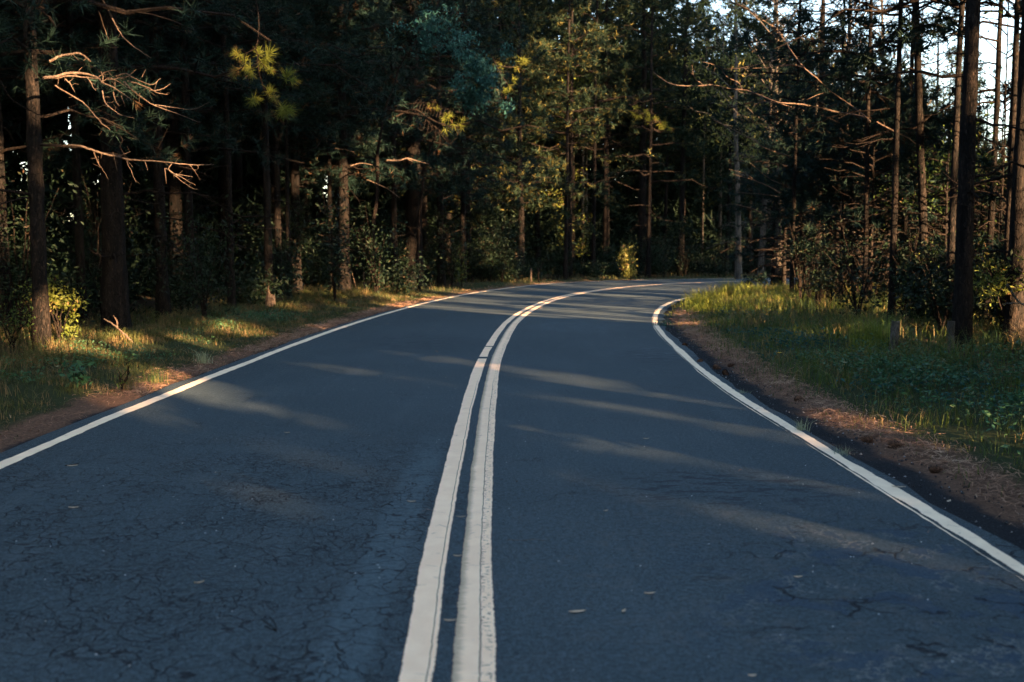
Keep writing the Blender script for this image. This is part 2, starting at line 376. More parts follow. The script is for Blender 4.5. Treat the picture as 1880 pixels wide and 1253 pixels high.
ac = Acc(); ac.add(np.c_[q, zz], np.concatenate([np.stack([a_, b_, c_], -1).reshape(-1, 3), np.stack([a_, c_, d_], -1).reshape(-1, 3)]))
m, t, b = newmat("verge_and_forest_floor", .95, .1); k = NB(t)
aL, aR = k.attr("outside"), k.attr("inside"); dd = k.m('ADD', k.m('MAXIMUM', k.m('MULTIPLY', aL, 1.7), k.m('MULTIPLY', aR, 1.35)), k.m('MULTIPLY', k.m('SUBTRACT', k.noise(1.7, 3), .5), .55))
soil = k.mix(k.noise(6, 4), (.022, .017, .012), (.055, .040, .026))
litt = k.mix(k.ramp(k.noise(38, 4, .7), .3, .7), (.070, .042, .029), (.18, .108, .072))
grv = k.mix(k.ramp(k.noise(90, 3, .85), .58, .70), (.016, .019, .023), (.12, .13, .14))
grs = k.mix(k.noise(9, 4), (.018, .030, .014), (.045, .055, .022))
c_ = k.mix(k.ramp(dd, .46, .66), grv, litt)
c_ = k.mix(k.ramp(dd, 1.15, 1.5), c_, grs); c_ = k.mix(k.ramp(dd, 3.5, 6), c_, soil)
k.put(b.inputs["Base Color"], c_); k.put(b.inputs["Normal"], k.bump(k.noise(45, 4, .7), .8, .03))
g = ac.build("ground", m, smooth=True); tag(g, kind='structure')
for nm, arr in (("outside", dl), ("inside", dr)):
    at = g.data.attributes.new(nm, 'FLOAT', 'POINT'); at.data.foreach_set("value", arr.astype(np.float32))

def normal2(C):
    T = np.gradient(C, axis=0); T /= np.hypot(*T.T)[:, None]; return np.c_[T[:, 1], -T[:, 0]]      # to the right
def arclen(C): return np.r_[0, np.cumsum(np.hypot(*np.diff(C, axis=0).T))]
def strip(acc, A, B, z, ncross=2):
    t = np.linspace(0, 1, ncross)[None, :, None]; p = A[:, None]*(1-t) + B[:, None]*t
    v = np.concatenate([p, np.full(p.shape[:2]+(1,), z)], -1).reshape(-1, 3); i = np.arange(len(A)*ncross).reshape(-1, ncross)
    a, b2, c2, d2 = i[:-1, :-1], i[:-1, 1:], i[1:, 1:], i[1:, :-1]
    acc.add(v, np.concatenate([np.stack([a, b2, c2], -1).reshape(-1, 3), np.stack([a, c2, d2], -1).reshape(-1, 3)]))
def resamp(C, n):
    s = arclen(C); u = np.linspace(0, s[-1], n); return np.c_[np.interp(u, s, C[:, 0]), np.interp(u, s, C[:, 1])]
def wob(n, sc, amp, seed):
    r = np.random.default_rng(seed); kx = r.normal(0, 1, int(n/sc)+3); return amp*np.interp(np.arange(n)/sc, np.arange(len(kx)), kx)
Lr = resamp(LC, 1400); Rr = resamp(RC, 1400)
# pair the two edges by where they lie, so the cross lines stay square to the road
Lo = Lr - normal2(Lr)*(.20 + wob(1400, 5, .02, 3) + wob(1400, 40, .02, 4))[:, None]
Ro = Rr + normal2(Rr)*(.16 + wob(1400, 4, .025, 5) + wob(1400, 40, .03, 6))[:, None]
ac = Acc(); strip(ac, Lo, Ro, 0.0, 3)
def asphalt_nodes(k):
    """colour and height of the worn bluish asphalt"""
    w = k.n("ShaderNodeVectorMath", operation='ADD'); nz = k.n("ShaderNodeTexNoise"); nz.inputs["Scale"].default_value = 3.5; nz.inputs["Detail"].default_value = 3; k.put(nz.inputs["Vector"], k.co)
    sc = k.n("ShaderNodeVectorMath", operation='SCALE'); k.put(sc.inputs[0], nz.outputs["Color"]); sc.inputs["Scale"].default_value = .40
    k.put(w.inputs[0], k.co); k.put(w.inputs[1], sc.outputs[0]); wc = w.outputs[0]
    def cracks(scale, width, co=None):
        v = k.n("ShaderNodeTexVoronoi", feature='DISTANCE_TO_EDGE'); v.inputs["Scale"].default_value = scale; k.put(v.inputs["Vector"], co or wc)
        return k.ramp(v.outputs["Distance"], width, width*.45)
    big = k.noise(.35, 3); med = k.noise(2.2, 4, .6); fine = k.noise(260, 2, .8); grain = k.noise(90, 3, .85); cg = k.noise(34, 4, .9)
    col = k.mix(k.ramp(big, .35, .65), (.018, .037, .047), (.028, .050, .062))
    col = k.mix(k.ramp(med, .45, .75, 0, .5), col, (.030, .044, .052))
    streak = k.noise(1.4, 3, .6, k.scale((3.0, .25, 1))); col = k.mix(k.ramp(streak, .5, .75, 0, .35), col, (.054, .080, .094))
    col = k.mix(k.ramp(grain, .50, .68, 0, .55), col, (.075, .105, .118)); col = k.mix(k.ramp(grain, .48, .32, 0, .6), col, (.013, .020, .024))
    col = k.mix(k.ramp(cg, .50, .64, 0, .8), col, (.068, .100, .122)); col = k.mix(k.ramp(cg, .49, .36, 0, .8), col, (.011, .019, .025))
    col = k.mix(k.ramp(fine, .60, .68, 0, .95), col, (.24, .30, .33)); col = k.mix(k.ramp(fine, .40, .30, 0, .8), col, (.010, .014, .017))
    X = k.xyz()
    # the old repainted band along the left of the centre lines
    band = k.m('MULTIPLY', k.ramp(X[0], -.78, -.70), k.ramp(X[0], -.50, -.56)); band = k.m('MULTIPLY', band, k.ramp(X[1], 9, 6.5))
    col = k.mix(k.m('MULTIPLY', band, k.ramp(k.noise(30, 3, .7), .35, .6, .15, .6)), col, (.070, .115, .140))
    # alligator cracking of the near left lane, fading into the distance
    zoneL = k.m('MULTIPLY', k.ramp(X[1], 9.5, 5.5), k.ramp(X[0], .0, -.5)); zoneL = k.m('MULTIPLY', zoneL, k.ramp(k.noise(.8, 2), .26, .42))
    c1 = k.m('MULTIPLY', k.m('MULTIPLY', cracks(6.0, .024), zoneL), k.ramp(k.noise(2.2, 3), .36, .48)); c2 = k.m('MULTIPLY', k.m('MULTIPLY', cracks(12.5, .040), zoneL), k.ramp(k.noise(1.6, 2), .45, .6))
    # wandering cracks on the right lane, broken lips near the bottom right
    zoneR = k.spot(2.0, 4.0, 1.1, 1.5, .8); v2 = cracks(3.4, .03, k.scale((.7, 1.2, 1), wc)); c3 = k.m('MULTIPLY', k.m('MULTIPLY', v2, zoneR), k.ramp(k.noise(2.6, 3), .50, .56))
    z3 = k.m('MULTIPLY', k.ramp(k.noise(1.3, 2), .56, .64), .5); c4 = k.m('MULTIPLY', cracks(1.3, .008), z3)
    # tarry dark marks
    tar = k.m('MULTIPLY', k.spot(-1.55, 16.8, .9, 1.6, .9), k.ramp(k.noise(3.2, 4, .7, k.scale((.8, 3.2, 1))), .52, .60))
    tar2 = k.m('MULTIPLY', k.spot(1.35, 6.3, .8, .5, .9), k.ramp(k.noise(6, 4, .7, k.scale((.8, 2.2, 1))), .5, .58))
    tar3 = k.m('MULTIPLY', k.spot(2.1, 14.6, .6, 1.0, .9), k.ramp(k.noise(5, 4, .7, k.scale((.7, 2.6, 1))), .5, .58))
    pat = k.m('MULTIPLY', zoneR, k.ramp(k.noise(3.0, 5, .7), .52, .57))
    crack = k.m('MAXIMUM', k.m('MAXIMUM', c1, c2), k.m('MAXIMUM', c3, c4))
    tars = k.m('MAXIMUM', tar, k.m('MAXIMUM', tar2, tar3))
    col = k.mix(k.m('MULTIPLY', pat, .55), col, (.020, .045, .080))
    scuff = k.m('MULTIPLY', k.m('MAXIMUM', k.spot(1.3, 20.3, 1.0, 1.4, .9), k.spot(2.2, 14.9, .8, .9, .9)), k.ramp(k.noise(9, 3, .6, k.scale((.4, 3, 1))), .48, .7)); col = k.mix(k.m('MULTIPLY', scuff, .5), col, (.12, .18, .23))
    lip = k.m('MULTIPLY', zoneR, k.ramp(k.m('ABSOLUTE', k.m('SUBTRACT', k.noise(3.0, 5, .7), .535)), .014, .004)); lip = k.m('MULTIPLY', lip, k.ramp(k.noise(2.1, 2), .48, .56)); col = k.mix(k.m('MULTIPLY', lip, .7), col, (.15, .17, .17))
    dust = k.m('MULTIPLY', k.spot(1.2, 4.6, 1.2, 1.6, .9), k.ramp(k.noise(7, 5, .7), .5, .7)); col = k.mix(k.m('MULTIPLY', dust, .35), col, (.10, .10, .095))
    col = k.mix(k.m('MULTIPLY', tars, .8), col, (.008, .014, .024)); col = k.mix(k.m('MULTIPLY', crack, .9), col, (.006, .009, .014))
    ht = k.m('ADD', k.m('MULTIPLY', grain, .35), k.m('MULTIPLY', k.m('SUBTRACT', 1.0, crack), 1.4)); ht = k.m('ADD', ht, k.m('MULTIPLY', pat, -.9)); ht = k.m('ADD', ht, k.m('MULTIPLY', med, 1.2))
    return col, ht
m, t, b = newmat("asphalt", .78, .22); k = NB(t); col, ht = asphalt_nodes(k)
k.put(b.inputs["Base Color"], col); k.put(b.inputs["Normal"], k.bump(ht, .9, .008))
k.put(b.inputs["Roughness"], k.ramp(k.noise(70, 2), .3, .7, .68, .95))
tag(ac.build("road", m), kind='structure')
tag_road = M['asphalt'] = m

def paint(name, c1, c2, wear, edgedirt=None, marks=False, crackpos=None):
    """road paint on the across/along map: cracks, worn ticks, dirt at the edge"""
    m, t, b = newmat(name, .75, .25); k = NB(t)
    uvn = k.n("ShaderNodeUVMap"); uv = uvn.outputs[0]; X = k.xyz(uv)      # x = 0..1 across, y = metres along
    cx = k.n("ShaderNodeCombineXYZ"); k.put(cx.inputs[0], k.m('MULTIPLY', X[0], .16)); k.put(cx.inputs[1], X[1]); c = cx.outputs[0]
    col = k.mix(k.ramp(k.noise(5, 4, .6, c), .35, .7), c1, c2)
    col = k.mix(k.ramp(k.noise(60, 3, .7, c), .55, .8, 0, .35), col, tuple(x*.6 for x in c1))
    hole = k.ramp(k.noise(75, 4, .7, c), wear, wear+.05)
    ex = k.m('ABSOLUTE', k.m('SUBTRACT', X[0], .5)); edge = k.m('ADD', ex, k.m('MULTIPLY', k.m('SUBTRACT', k.noise(55, 5, .8, c), .5), .24))
    hole = k.m('MAXIMUM', hole, k.ramp(edge, .448, .466))
    if edgedirt:
        e = k.ramp(k.m('ADD', X[0], k.m('MULTIPLY', k.m('SUBTRACT', k.noise(40, 3, .7, k.scale((.35, 2.6, 1), c)), .5), .45)), .30, .08)
        col = k.mix(k.m('MULTIPLY', e, .75), col, edgedirt)
    if marks:
        bandm = k.m('MULTIPLY', k.ramp(X[0], .60, .66), k.ramp(X[0], .92, .84)); tk = k.noise(60, 2, .6, k.scale((.55, 1.0, 1), c))
        hole = k.m('MAXIMUM', hole, k.m('MULTIPLY', k.m('MULTIPLY', bandm, k.ramp(tk, .565, .62)), .85))
    if crackpos:
        wv = k.m('ADD', X[0], k.m('MULTIPLY', k.m('SUBTRACT', k.noise(26, 5, .8, c), .5), .11)); ln = k.ramp(k.m('ABSOLUTE', k.m('SUBTRACT', wv, crackpos)), .022, .008)
        hole = k.m('MAXIMUM', hole, k.m('MULTIPLY', ln, k.ramp(X[1], 57.5, 55.5)))
    tr = k.n("ShaderNodeTexVoronoi", feature='DISTANCE_TO_EDGE'); tr.inputs["Scale"].default_value = 7; k.put(tr.inputs["Vector"], k.scale((.45, 1.0, 1), k.scale((1,1,1), c))); wr = k.ramp(tr.outputs["Distance"], .022, .008)
    hole = k.m('MAXIMUM', hole, k.m('MULTIPLY', wr, k.ramp(k.noise(6, 2, .5, c), .58, .64, 0, .35)))
    col = k.mix(hole, col, (.030, .036, .048)); k.put(b.inputs["Base Color"], col)
    k.put(b.inputs["Normal"], k.bump(k.m('SUBTRACT', k.noise(150, 3), hole), .4, .004)); return m
def line(name, C, o0, o1, mat, z, w0=.006, seed=1, gap=None):
    n = 3600; Cr = resamp(C, n); nn = normal2(Cr); s = arclen(Cr); ac = Acc()
    a = o0 + wob(n, 2, w0*.4, seed) + wob(n, 20, w0, seed+1); b2 = o1 + wob(n, 2, w0*.4, seed+2) + wob(n, 20, w0, seed+3)
    A, B = Cr + nn*a[:, None], Cr + nn*b2[:, None]; uvs = []; offs = 0
    segs = [(0, n)]
    if gap:
        segs = []; prev = 0
        for g0, g1 in gap:
            i0 = np.searchsorted(Cr[:, 1], g0); i1 = np.searchsorted(Cr[:, 1], g1); segs.append((prev, i0)); prev = i1
        segs.append((prev, n))
    for i0, i1 in segs:
        strip(ac, A[i0:i1], B[i0:i1], z, 2); uvs.append(np.stack([np.tile([0., 1.], i1-i0), np.repeat(s[i0:i1], 2)], -1))
    o = ac.build(name, mat); uv = np.concatenate(uvs).astype(np.float32); me = o.data
    li = np.empty(len(me.loops), np.int32); me.loops.foreach_get("vertex_index", li)
    l = me.uv_layers.new(name="UVMap"); l.data.foreach_set("uv", uv[li].ravel()); return tag(o, kind='structure')
pe = paint("white_edge_paint", (.82, .67, .48), (.94, .78, .56), .70)
pl_ = paint("cream_centre_paint", (.92, .67, .45), (1.0, .76, .52), .72, None, False, .80)
pr_ = paint("cream_centre_paint_repainted", (.92, .67, .45), (1.0, .76, .52), .71, (.27, .23, .15), True, .62)
line("white_edge_line", LC, -.070, .067, pe, .004, .008, 21)
line("white_edge_line", RC, -.050, .056, pe, .004, .009, 31)
line("cream_centre_line", CC, -.187, -.056, pl_, .004, .004, 41, gap=[(14.15, 14.32), (15.9, 15.98)])
line("cream_centre_line", CC, .002, .166, pr_, .004, .004, 51)
# faint ghost edges of older paint beside the lines
pg = paint("ghost_paint", (.10, .13, .16), (.16, .19, .21), .50)
line("faded_old_line", RC, -.078, -.068, pe, .0035, .006, 81)
# ------------------------------------------------------------------ trees
TREES = []
def pine(x, y, H, r0, cb, spread, label, group=None, name="pine_tree", nb=40, nsub=5, k=16, L=.24, w=.006, dead=6, lean=(0, 0), bk='bark', fol='needle', tuft=3,
         leafy=None, prof=.55, sides=9, carve=True, up=.15, wobble=.10, deadlen=1.3, into=None):
    zb = float(gz(x, y)[0]); root = None if into else empty(name, (x, y, zb), label, "tree", group); o = np.array([x, y, zb])
    n = 14; z = np.linspace(-.25, H, n); s = z/H
    bend = np.cumsum(N(0, wobble*H/20/ n**.5*1.3, (n, 2)), axis=0)*np.clip(s, 0, 1)[:, None]
    tp = np.c_[lean[0]*s*H + bend[:, 0], lean[1]*s*H + bend[:, 1], z]
    tr = r0*(1-.88*np.clip(s, 0, 1))*(1+.35*np.exp(-np.maximum(z, 0)/.25)); tr[-1] = .01
    ac = Acc(); zf = np.r_[np.linspace(-.25, min(8, H*.5), 26), np.linspace(min(8, H*.5), H, 14)[1:]]
    tpf = np.c_[np.interp(zf, z, tp[:, 0]), np.interp(zf, z, tp[:, 1]), zf]; trf = np.interp(zf, z, tr)
    v, f = tubes(tpf[None], trf[None]*U(.95, 1.06, (1, len(zf))), sides); v += N(0, r0*.035, v.shape)*[1, 1, .3]; ac.add(v, f)
    if into: into.join(ac, 0, o)
    else: ac.build("trunk", M[bk], root, True)
    at = lambda zz_: np.c_[np.interp(zz_, z, tp[:, 0]), np.interp(zz_, z, tp[:, 1]), zz_]
    ab = Acc()
    if dead:
        zd = U(1.2 if dead < 12 else .8, max(cb, 2.0), dead); az = U(0, 6.283, dead); l = U(.25, deadlen, dead); q = np.linspace(0, 1, 6)[None, :, None]
        d = np.c_[np.cos(az), np.sin(az), U(-.25, .25, dead)][:, None]; pp = at(zd)[:, None] + d*l[:, None, None]*q + np.array([0, 0, -1.])*(q**2)*l[:, None, None]*U(.0, .35, (dead, 1, 1))
        pp[:, 1:] += N(0, .03, pp[:, 1:].shape)*l[:, None, None]; rr = (.008+.012*l)[:, None]*np.linspace(1, .2, 6)[None]; ab.add(*tubes(pp, rr, 5))
        ds = np.repeat(np.arange(dead), 3); sidx = np.tile([2, 3, 4], dead); st = pp[ds, sidx]; dv = unit(d[ds, 0] + N(0, .7, (len(ds), 3)))*(l[ds]*U(.15, .45, len(ds)))[:, None]
        qq = np.linspace(0, 1, 4)[None, :, None]; p2 = st[:, None] + dv[:, None]*qq; p2[:, 1:] += N(0, .02, p2[:, 1:].shape); ab.add(*tubes(p2, (.35*rr[ds, 0])[:, None]*np.linspace(1, .3, 4), 4))
    # live branches in loose whorls
    t = np.sort(U(0, 1, nb)); zb_ = cb + (H*.985-cb)*t; az = np.arange(nb)*2.4 + U(-.5, .5, nb)
    ln = spread*(.25+.75*(1-t)**prof)*np.clip(.45+t*6, 0, 1)*U(.65, 1.15, nb)
    q = np.linspace(0, 1, 6)[None, :, None]; d = np.c_[np.cos(az), np.sin(az), up + .35*t][:, None]
    bp = at(zb_)[:, None] + d*ln[:, None, None]*q + np.array([0, 0, -1.])*ln[:, None, None]*(.34*(q**2)*(1-t)[:, None, None]); bp[:, 1:] += N(0, .03, bp[:, 1:].shape)*ln[:, None, None]
    br = np.clip(.012*ln+.008, 0, r0*.5)[:, None]*np.linspace(1, .25, 6)
    si = np.repeat(np.arange(nb), nsub); u = U(.10, 1, len(si)); fl = u*5; i0 = np.clip(fl.astype(int), 0, 4); fr = (fl-i0)[:, None]
    st = bp[si, i0]*(1-fr) + bp[si, i0+1]*fr; sgn = np.where(U(0, 1, len(si)) < .5, 1, -1); ang = az[si] + sgn*U(.3, 1.2, len(si))
    sl_ = ln[si]*U(.18, .45, len(si))*(1.25-u*.5); dv = np.c_[np.cos(ang), np.sin(ang), U(-.25, .4, len(si))]*sl_[:, None]; q4 = np.linspace(0, 1, 4)[None, :, None]
    sp = st[:, None] + dv[:, None]*q4 + np.array([0, 0, -.12])*(q4**2)*sl_[:, None, None]
    kb = np.ones(len(bp), bool); ks = np.ones(len(sp), bool)
    if carve: ks = gap_keep(sp[:, 2]+o) & shade_keep(sp[:, 2]+o, .1); kb = gap_keep(bp[:, 4]+o)
    if into: kb &= shade_keep(bp[:, 4]+o, .1) & shade_keep(bp[:, 2]+o, .1)
    ab.add(*tubes(bp[kb], br[kb], 5)); ab.add(*tubes(sp[ks], (.35*br[si, 0])[ks][:, None]*np.linspace(1, .35, 4), 3))
    # foliage on the side shoots and the branch ends
    ti = np.repeat(np.arange(len(sp)), tuft); uu = U(.35, 1.0, len(ti)); tc = sp[ti, 0]*(1-uu[:, None]) + sp[ti, 3]*uu[:, None] + N(0, .10*spread/2.2, (len(ti), 3))
    ax = unit(unit(dv[ti]) + np.array([0, 0, .25]) + N(0, .35, (len(ti), 3)))
    tc = np.concatenate([tc, bp[:, 5], bp[:, 4]]); ax = np.concatenate([ax, unit(d[:, 0]), unit(d[:, 0])])
    kp = np.ones(len(tc), bool)
    if carve: kp = shade_keep(tc+o, L*.8) & gap_keep(tc+o)
    tc, ax = tc[kp], ax[kp]; af = Acc()
    af.join(ab, 0)
    if len(tc):
        if leafy:
            c = np.repeat(tc, k, axis=0) + N(0, leafy[1], (len(tc)*k, 3)); kp = shade_keep(c+o) if carve else np.ones(len(c), bool); af.add(*leaves(c[kp], leafy[0]*U(.6, 1.2, kp.sum()), leafy[2], 0, leafy[3]), 1)
        else: af.add(*needles(tc, ax, L, k, w*(1+(0 if into else 2.2)*np.clip((tc[:, 2]+o[2]-(3+o[1]*.24))/3, 0, 1))), 1)  # needles widened above the view so crowns block more sky light
    if into: into.join2(af, o)
    else: af.build("crown", [M['twigdark' if bk == 'bark' else bk], M[fol]], root)
    TREES.append((x, y, r0)); return root, tp+o, at
def rpx(w, Y): return w*.5*Y/F
def near_tree(x, y, d): return any((x-a)**2+(y-b)**2 < d*d for a, b, _ in TREES)
L_OUT = "dark pine in the row of trunks along the outer white line"
# hand placed pines of the outer side: pixel, base row, trunk width in pixels, height, crown base, spread, label
OUT = [(78,650,29,17,4.0,3.4,"broad dark pine with crooked bare dead branches reaching towards the road",4),
 (8,620,30,18,4.3,3.2,"pine whose trunk stands at the very edge of the view on the grass side",8),
 (152,604,17,17,4.8,2.8,"slim black trunk between two bright sky gaps behind the leafy bush",6),
 (214,616,44,18,3.3,3.4,"thick black trunk between the sky gaps and the fallen grey stick",10),
 (300,592,22,18,3.8,3.4,"dark pine trunk standing behind the fallen forked stick",8),
 (352,582,18,17,3.2,3.6,"dark pine just beyond the stick, hung with a low bright needle spray",8),
 (426,576,14,18,4.8,3.2,"slim pine with a long sunlit strip halfway up its trunk",8),
 (495,566,16,18,5.3,3.2,"pine with mottled sunlit bark, directly behind the pointed broken stump",7),
 (513,556,13,18,5.8,3.0,"pine with one short sunlit patch, between the mottled pine and the flared pine",6),
 (531,556,9,16,4.8,2.6,"thin pine with one small pink sunlit patch on its trunk",5),
 (545,549,19,18,4.8,3.3,"pine with sunlit flared foot close behind the curled dead twig",7),
 (608,546,10,16,3.8,3.0,"thin pale-lit trunk rising from the grass with a bright foot",8),
 (633,546,21,19,4.3,3.8,"stout pine with a wide orange sunlit patch high on its trunk",12),
 (725,536,12,18,3.8,3.6,"pine with a small ragged sunlit patch at mid trunk near the verge",8),
 (760,532,34,20,3.3,4.6,"very thick dark pine whose roadward edge alone is sunlit",14),
 (810,529,14,20,3.8,4.4,"dark pine behind the dead brushy limb over the verge",10),
 (851,524,12,19,3.8,3.8,"pine with sunlit strip above the bright drooping leaves",10)]
for (px,py,w,H,cb,sprd,lab,dead) in OUT:
    g_ = G(px, py); Yd = g_[1]; nearby = Yd < 30
    pine(g_[0], g_[1], H, rpx(w, Yd), cb, sprd, lab, None, nb=56 if nearby else 64, nsub=6, k=24 if nearby else 16, L=.24 if nearby else .30, w=.009 if nearby else .017, dead=dead, deadlen=1.9, carve=True)
def clearpx(x, y):                       # keep the openings between the stands open, and the road side of the bend uncluttered
    px = CX + F*x/(y*cth+HC*sth); w = F*.25/y
    return not any(abs(px-c) < h+w for c, h in ((38, 10), (130, 8), (182, 14), (600, 2), (700, 45 if y < 45 else 0), (910, 30 if y < 55 else 0)))
def fill(n, xr, yr, test, mind, make, seed):
    r = np.random.default_rng(seed); c = 0
    for _ in range(n*30):
        x, y = r.uniform(*xr), r.uniform(*yr)
        if c >= n: break
        if near_tree(x, y, mind) or not test(x, y): continue
        make(x, y, r); c += 1
    return c
# the first rows of the outer wood
def mk_out(x, y, r):
    Yd = y; H = r.uniform(17, 24) if x < 14 else r.uniform(13, 18); d = dOL([[x, y]])[0]
    cb = r.uniform(2.2, 5.0) if d < 6 else r.uniform(4, 8)
    pine(x, y, H, r.uniform(.12, .24), cb, r.uniform(3.0, 4.4), L_OUT, "dark pines of the wood along the outer white line", nb=56, nsub=6, k=13 if Yd > 30 else 18, L=.34, w=.028 if Yd > 30 else .014,
         fol='needle_far' if Yd > 40 else 'needle', dead=6, lean=(r.normal(0, .01), r.normal(0, .01)))
FAR = [(1112,508,14,24,6,3.4,"dark far pine behind the bend, left of the glowing trunk"),(1178,508,18,24,6,3.6,"far pine just right of the sunlit bushy shrub"),(1250,508,12,24,7,3.2,"far pine with glowing foot across the bend"),
       (1220,505,8,22,8,2.6,"very slim far pine midway across the bend"),(1045,513,11,24,6,3.4,"dark pine across the bend, nearly hidden by yellow sprays")]
for (px,py,w,H,cb,sprd,lab) in FAR:
    g_ = G(px, py); pine(g_[0], g_[1], H, rpx(w, g_[1]), cb, sprd, lab, None, nb=50, k=14, L=.34, w=.024, fol='needle_far', dead=8, deadlen=2)
for (px,Yd,w,lab) in [(1290,70,5,"first of two slim silvery trunks deep in the dark across the bend"),(1322,71,7,"second, slightly thicker silvery trunk deep in the dark across the bend"),(1070,67,7,"pale bluish trunk lit in the opening across the bend"),
                      (1077,68,5,"thinner pale companion trunk in the opening across the bend")]:
    p_ = P(px, 400, Yd); pine(p_[0], p_[1], 18, rpx(w, Yd), 9, 2.2, lab, None, name="slim_tree", nb=26, k=10, L=.3, w=.014, bk='palebark', fol='needle_far', dead=3, wobble=.05)
fill(26, (-14, 16), (24, 78), lambda x, y: clearpx(x, y) and 1.9 < dOL([[x, y]])[0] < 4.5, 2.3, mk_out, 5)
fill(52, (-30, 46), (10, 92), lambda x, y: clearpx(x, y) and 4.5 < dOL([[x, y]])[0] < 15 and y > 12, 2.4, mk_out, 6)
# pale gum trees with hanging sunlit leaves behind the bend
for (px,Yd,w,H,cb,lean,lab) in [(1435,47,13,17,6,-.03,"grey gum tree with wispy leaves, leftmost of the pale trunks"),(1493,45,12,18,7,-.01,"pale gum tree whose upper trunk shows above the dark boughs"),
    (1545,42,14,17,6,.02,"pinkish gum trunk between the dark boughs and the sky gaps"),(1632,44,13,16,6,-.04,"slanting greenish gum trunk near the bright sky"),(1400,52,11,18,6,.02,"slender gum tree with yellow-green hanging leaves over the bend"),
    (1360,58,12,19,7,-.02,"far gum tree with golden upper leaves"),(1668,48,10,14,6,.03,"thin gum trunk forking in front of the bright sky")]:
    p_ = P(px, 300, Yd); pine(p_[0], p_[1], H, rpx(w, Yd), cb, 2.8, lab, None, name="gum_tree", nb=32, nsub=5, k=12, bk='palebark', fol='euc', dead=10, deadlen=3, lean=(lean, 0), leafy=(.26, .30, .30, .9), tuft=2, up=.9, prof=.4, wobble=.25)
# the wood inside the bend: hand placed trunks
IN = [(1500,36.5,16,17,8,2.6,(0,0),"pine with a bright orange sunlit band behind the grassy verge",6),
      (1706,22.2,18,15,7.5,2.2,(-.075,.0),"slightly leaning reddish pine with long sunlit strips",14),
      (1772,14.5,33,16,6.8,2.6,(-.012,0),"thick dark foreground pine in front of the sky, bark glowing on one edge",12),
      (1866,15.6,30,16,6,2.4,(0,0),"dark pine cut by the right end of the view, orange rim on its bark",8),
      (1815,19.5,14,12,5.5,1.8,(.01,0),"slim black trunk between the two thick dark pines",8),
      (1660,28,12,14,7,2.2,(0,0),"slim pine with one small orange patch low among the bushes",8),
      (1536,34,9,14,7,2.0,(0,0),"thin trunk with a short orange mark beside a level twig",6)]
for (px,Yd,w,H,cb,sprd,lean,lab,dead) in IN:
    p_ = P(px, 465, Yd); x0 = p_[0]
    pine(x0, Yd, H, rpx(w, Yd), cb, sprd, lab, None, nb=34, nsub=5, k=18, L=.22, w=.007, dead=dead, deadlen=1.8, lean=lean)
# low young pines and broadleaf bushes make the dark wall right of the bend
def low(px, Yd, H, sprd, lab, kind='pine', w=8, cb=.5, **kw):
    p_ = P(px, 465, Yd)
    if kind == 'pine': return pine(p_[0], Yd, H, rpx(w, Yd), cb, sprd, lab, None, name="young_pine_tree", nb=46, nsub=5, k=20, L=.26, w=.014, dead=2, **kw)
    return pine(p_[0], Yd, H, rpx(w, Yd), cb, sprd, lab, None, name="broadleaf_tree", nb=30, nsub=5, k=9, fol=kw.pop('fol', 'leaf'), dead=1, leafy=kw.pop('leafy', (.11, .14, .45, .2)), tuft=3, up=.5, prof=.35, **kw)
low(1490, 34, 6.0, 2.3, "young dark pine bush at the back corner of the grassy verge")
low(1545, 30, 5.4, 2.2, "low dense dark pine left of the leaning reddish pine")
low(1600, 27, 5.8, 2.4, "widest low dark pine in front of the pale trunk")
low(1655, 31, 6.6, 2.4, "dark young pine in the thicket under the sky gap")
low(1735, 25, 3.8, 1.7, "low leafy tree between the reddish pine and the thick foreground pine", 'leaf')
low(1440, 42, 6.5, 2.6, "dark young pine at the far end of the grassy verge")
low(1800, 24, 4.2, 1.8, "leafy young tree with some yellow leaves behind the foreground pines", 'leaf')
low(1850, 20, 3.4, 1.4, "small leafy tree at the dark right end of the thicket", 'leaf')
low(1835, 18, 7.5, 1.3, "spindly leafy tree silhouetted against the bright sky", 'leaf', w=5, cb=2.2, leafy=(.09, .16, .5, .3))
low(1470, 37, 9.0, 2.8, "dark conical pine rising behind the verge corner", cb=.4)
low(1562, 33, 8.5, 2.8, "broad dark young pine in the middle of the thicket", cb=.4)
low(1630, 34, 8.0, 2.6, "dark young pine hiding the foot of the slanting gum tree", cb=.4)
low(1520, 42, 10.5, 3.0, "tallest dark young pine at the back of the thicket", cb=.6)
low(1690, 30, 6.0, 2.2, "round dark young pine right behind the leaning reddish pine", cb=.3)
low(1832, 21, 5.0, 1.9, "dark young pine crowding behind the two foreground pines", cb=.3)
low(1735, 23, 4.8, 1.7, "narrow dark young pine beside the reddish pine's foot", cb=.3)
low(1880, 18, 4.2, 1.6, "dark young pine cut by the end of the view", cb=.3)
low(1420, 47, 9, 3.0, "dark young pine closest to the far road edge inside the bend", cb=.4)
low(1872, 27, 6.0, 2.4, "dense young pine filling the right end of the thicket")
low(1770, 34, 6.5, 2.6, "young pine standing far behind the thick dark foreground pine", cb=.6)
low(1052, 65, 13, 2.2, "yellow-green sunlit leafy tree glowing deep between the far dark trunks", 'leaf', fol='bright', cb=1.5, leafy=(.20, .28, .45, .3))  # tree added to carry a sunlit patch in the dark wood
low(1590, 38, 9, 2.6, "tall young pine closing the thicket behind the pale trunk", cb=1)
low(1700, 40, 7, 2.6, "young pine far back under the sky gap", cb=.8)
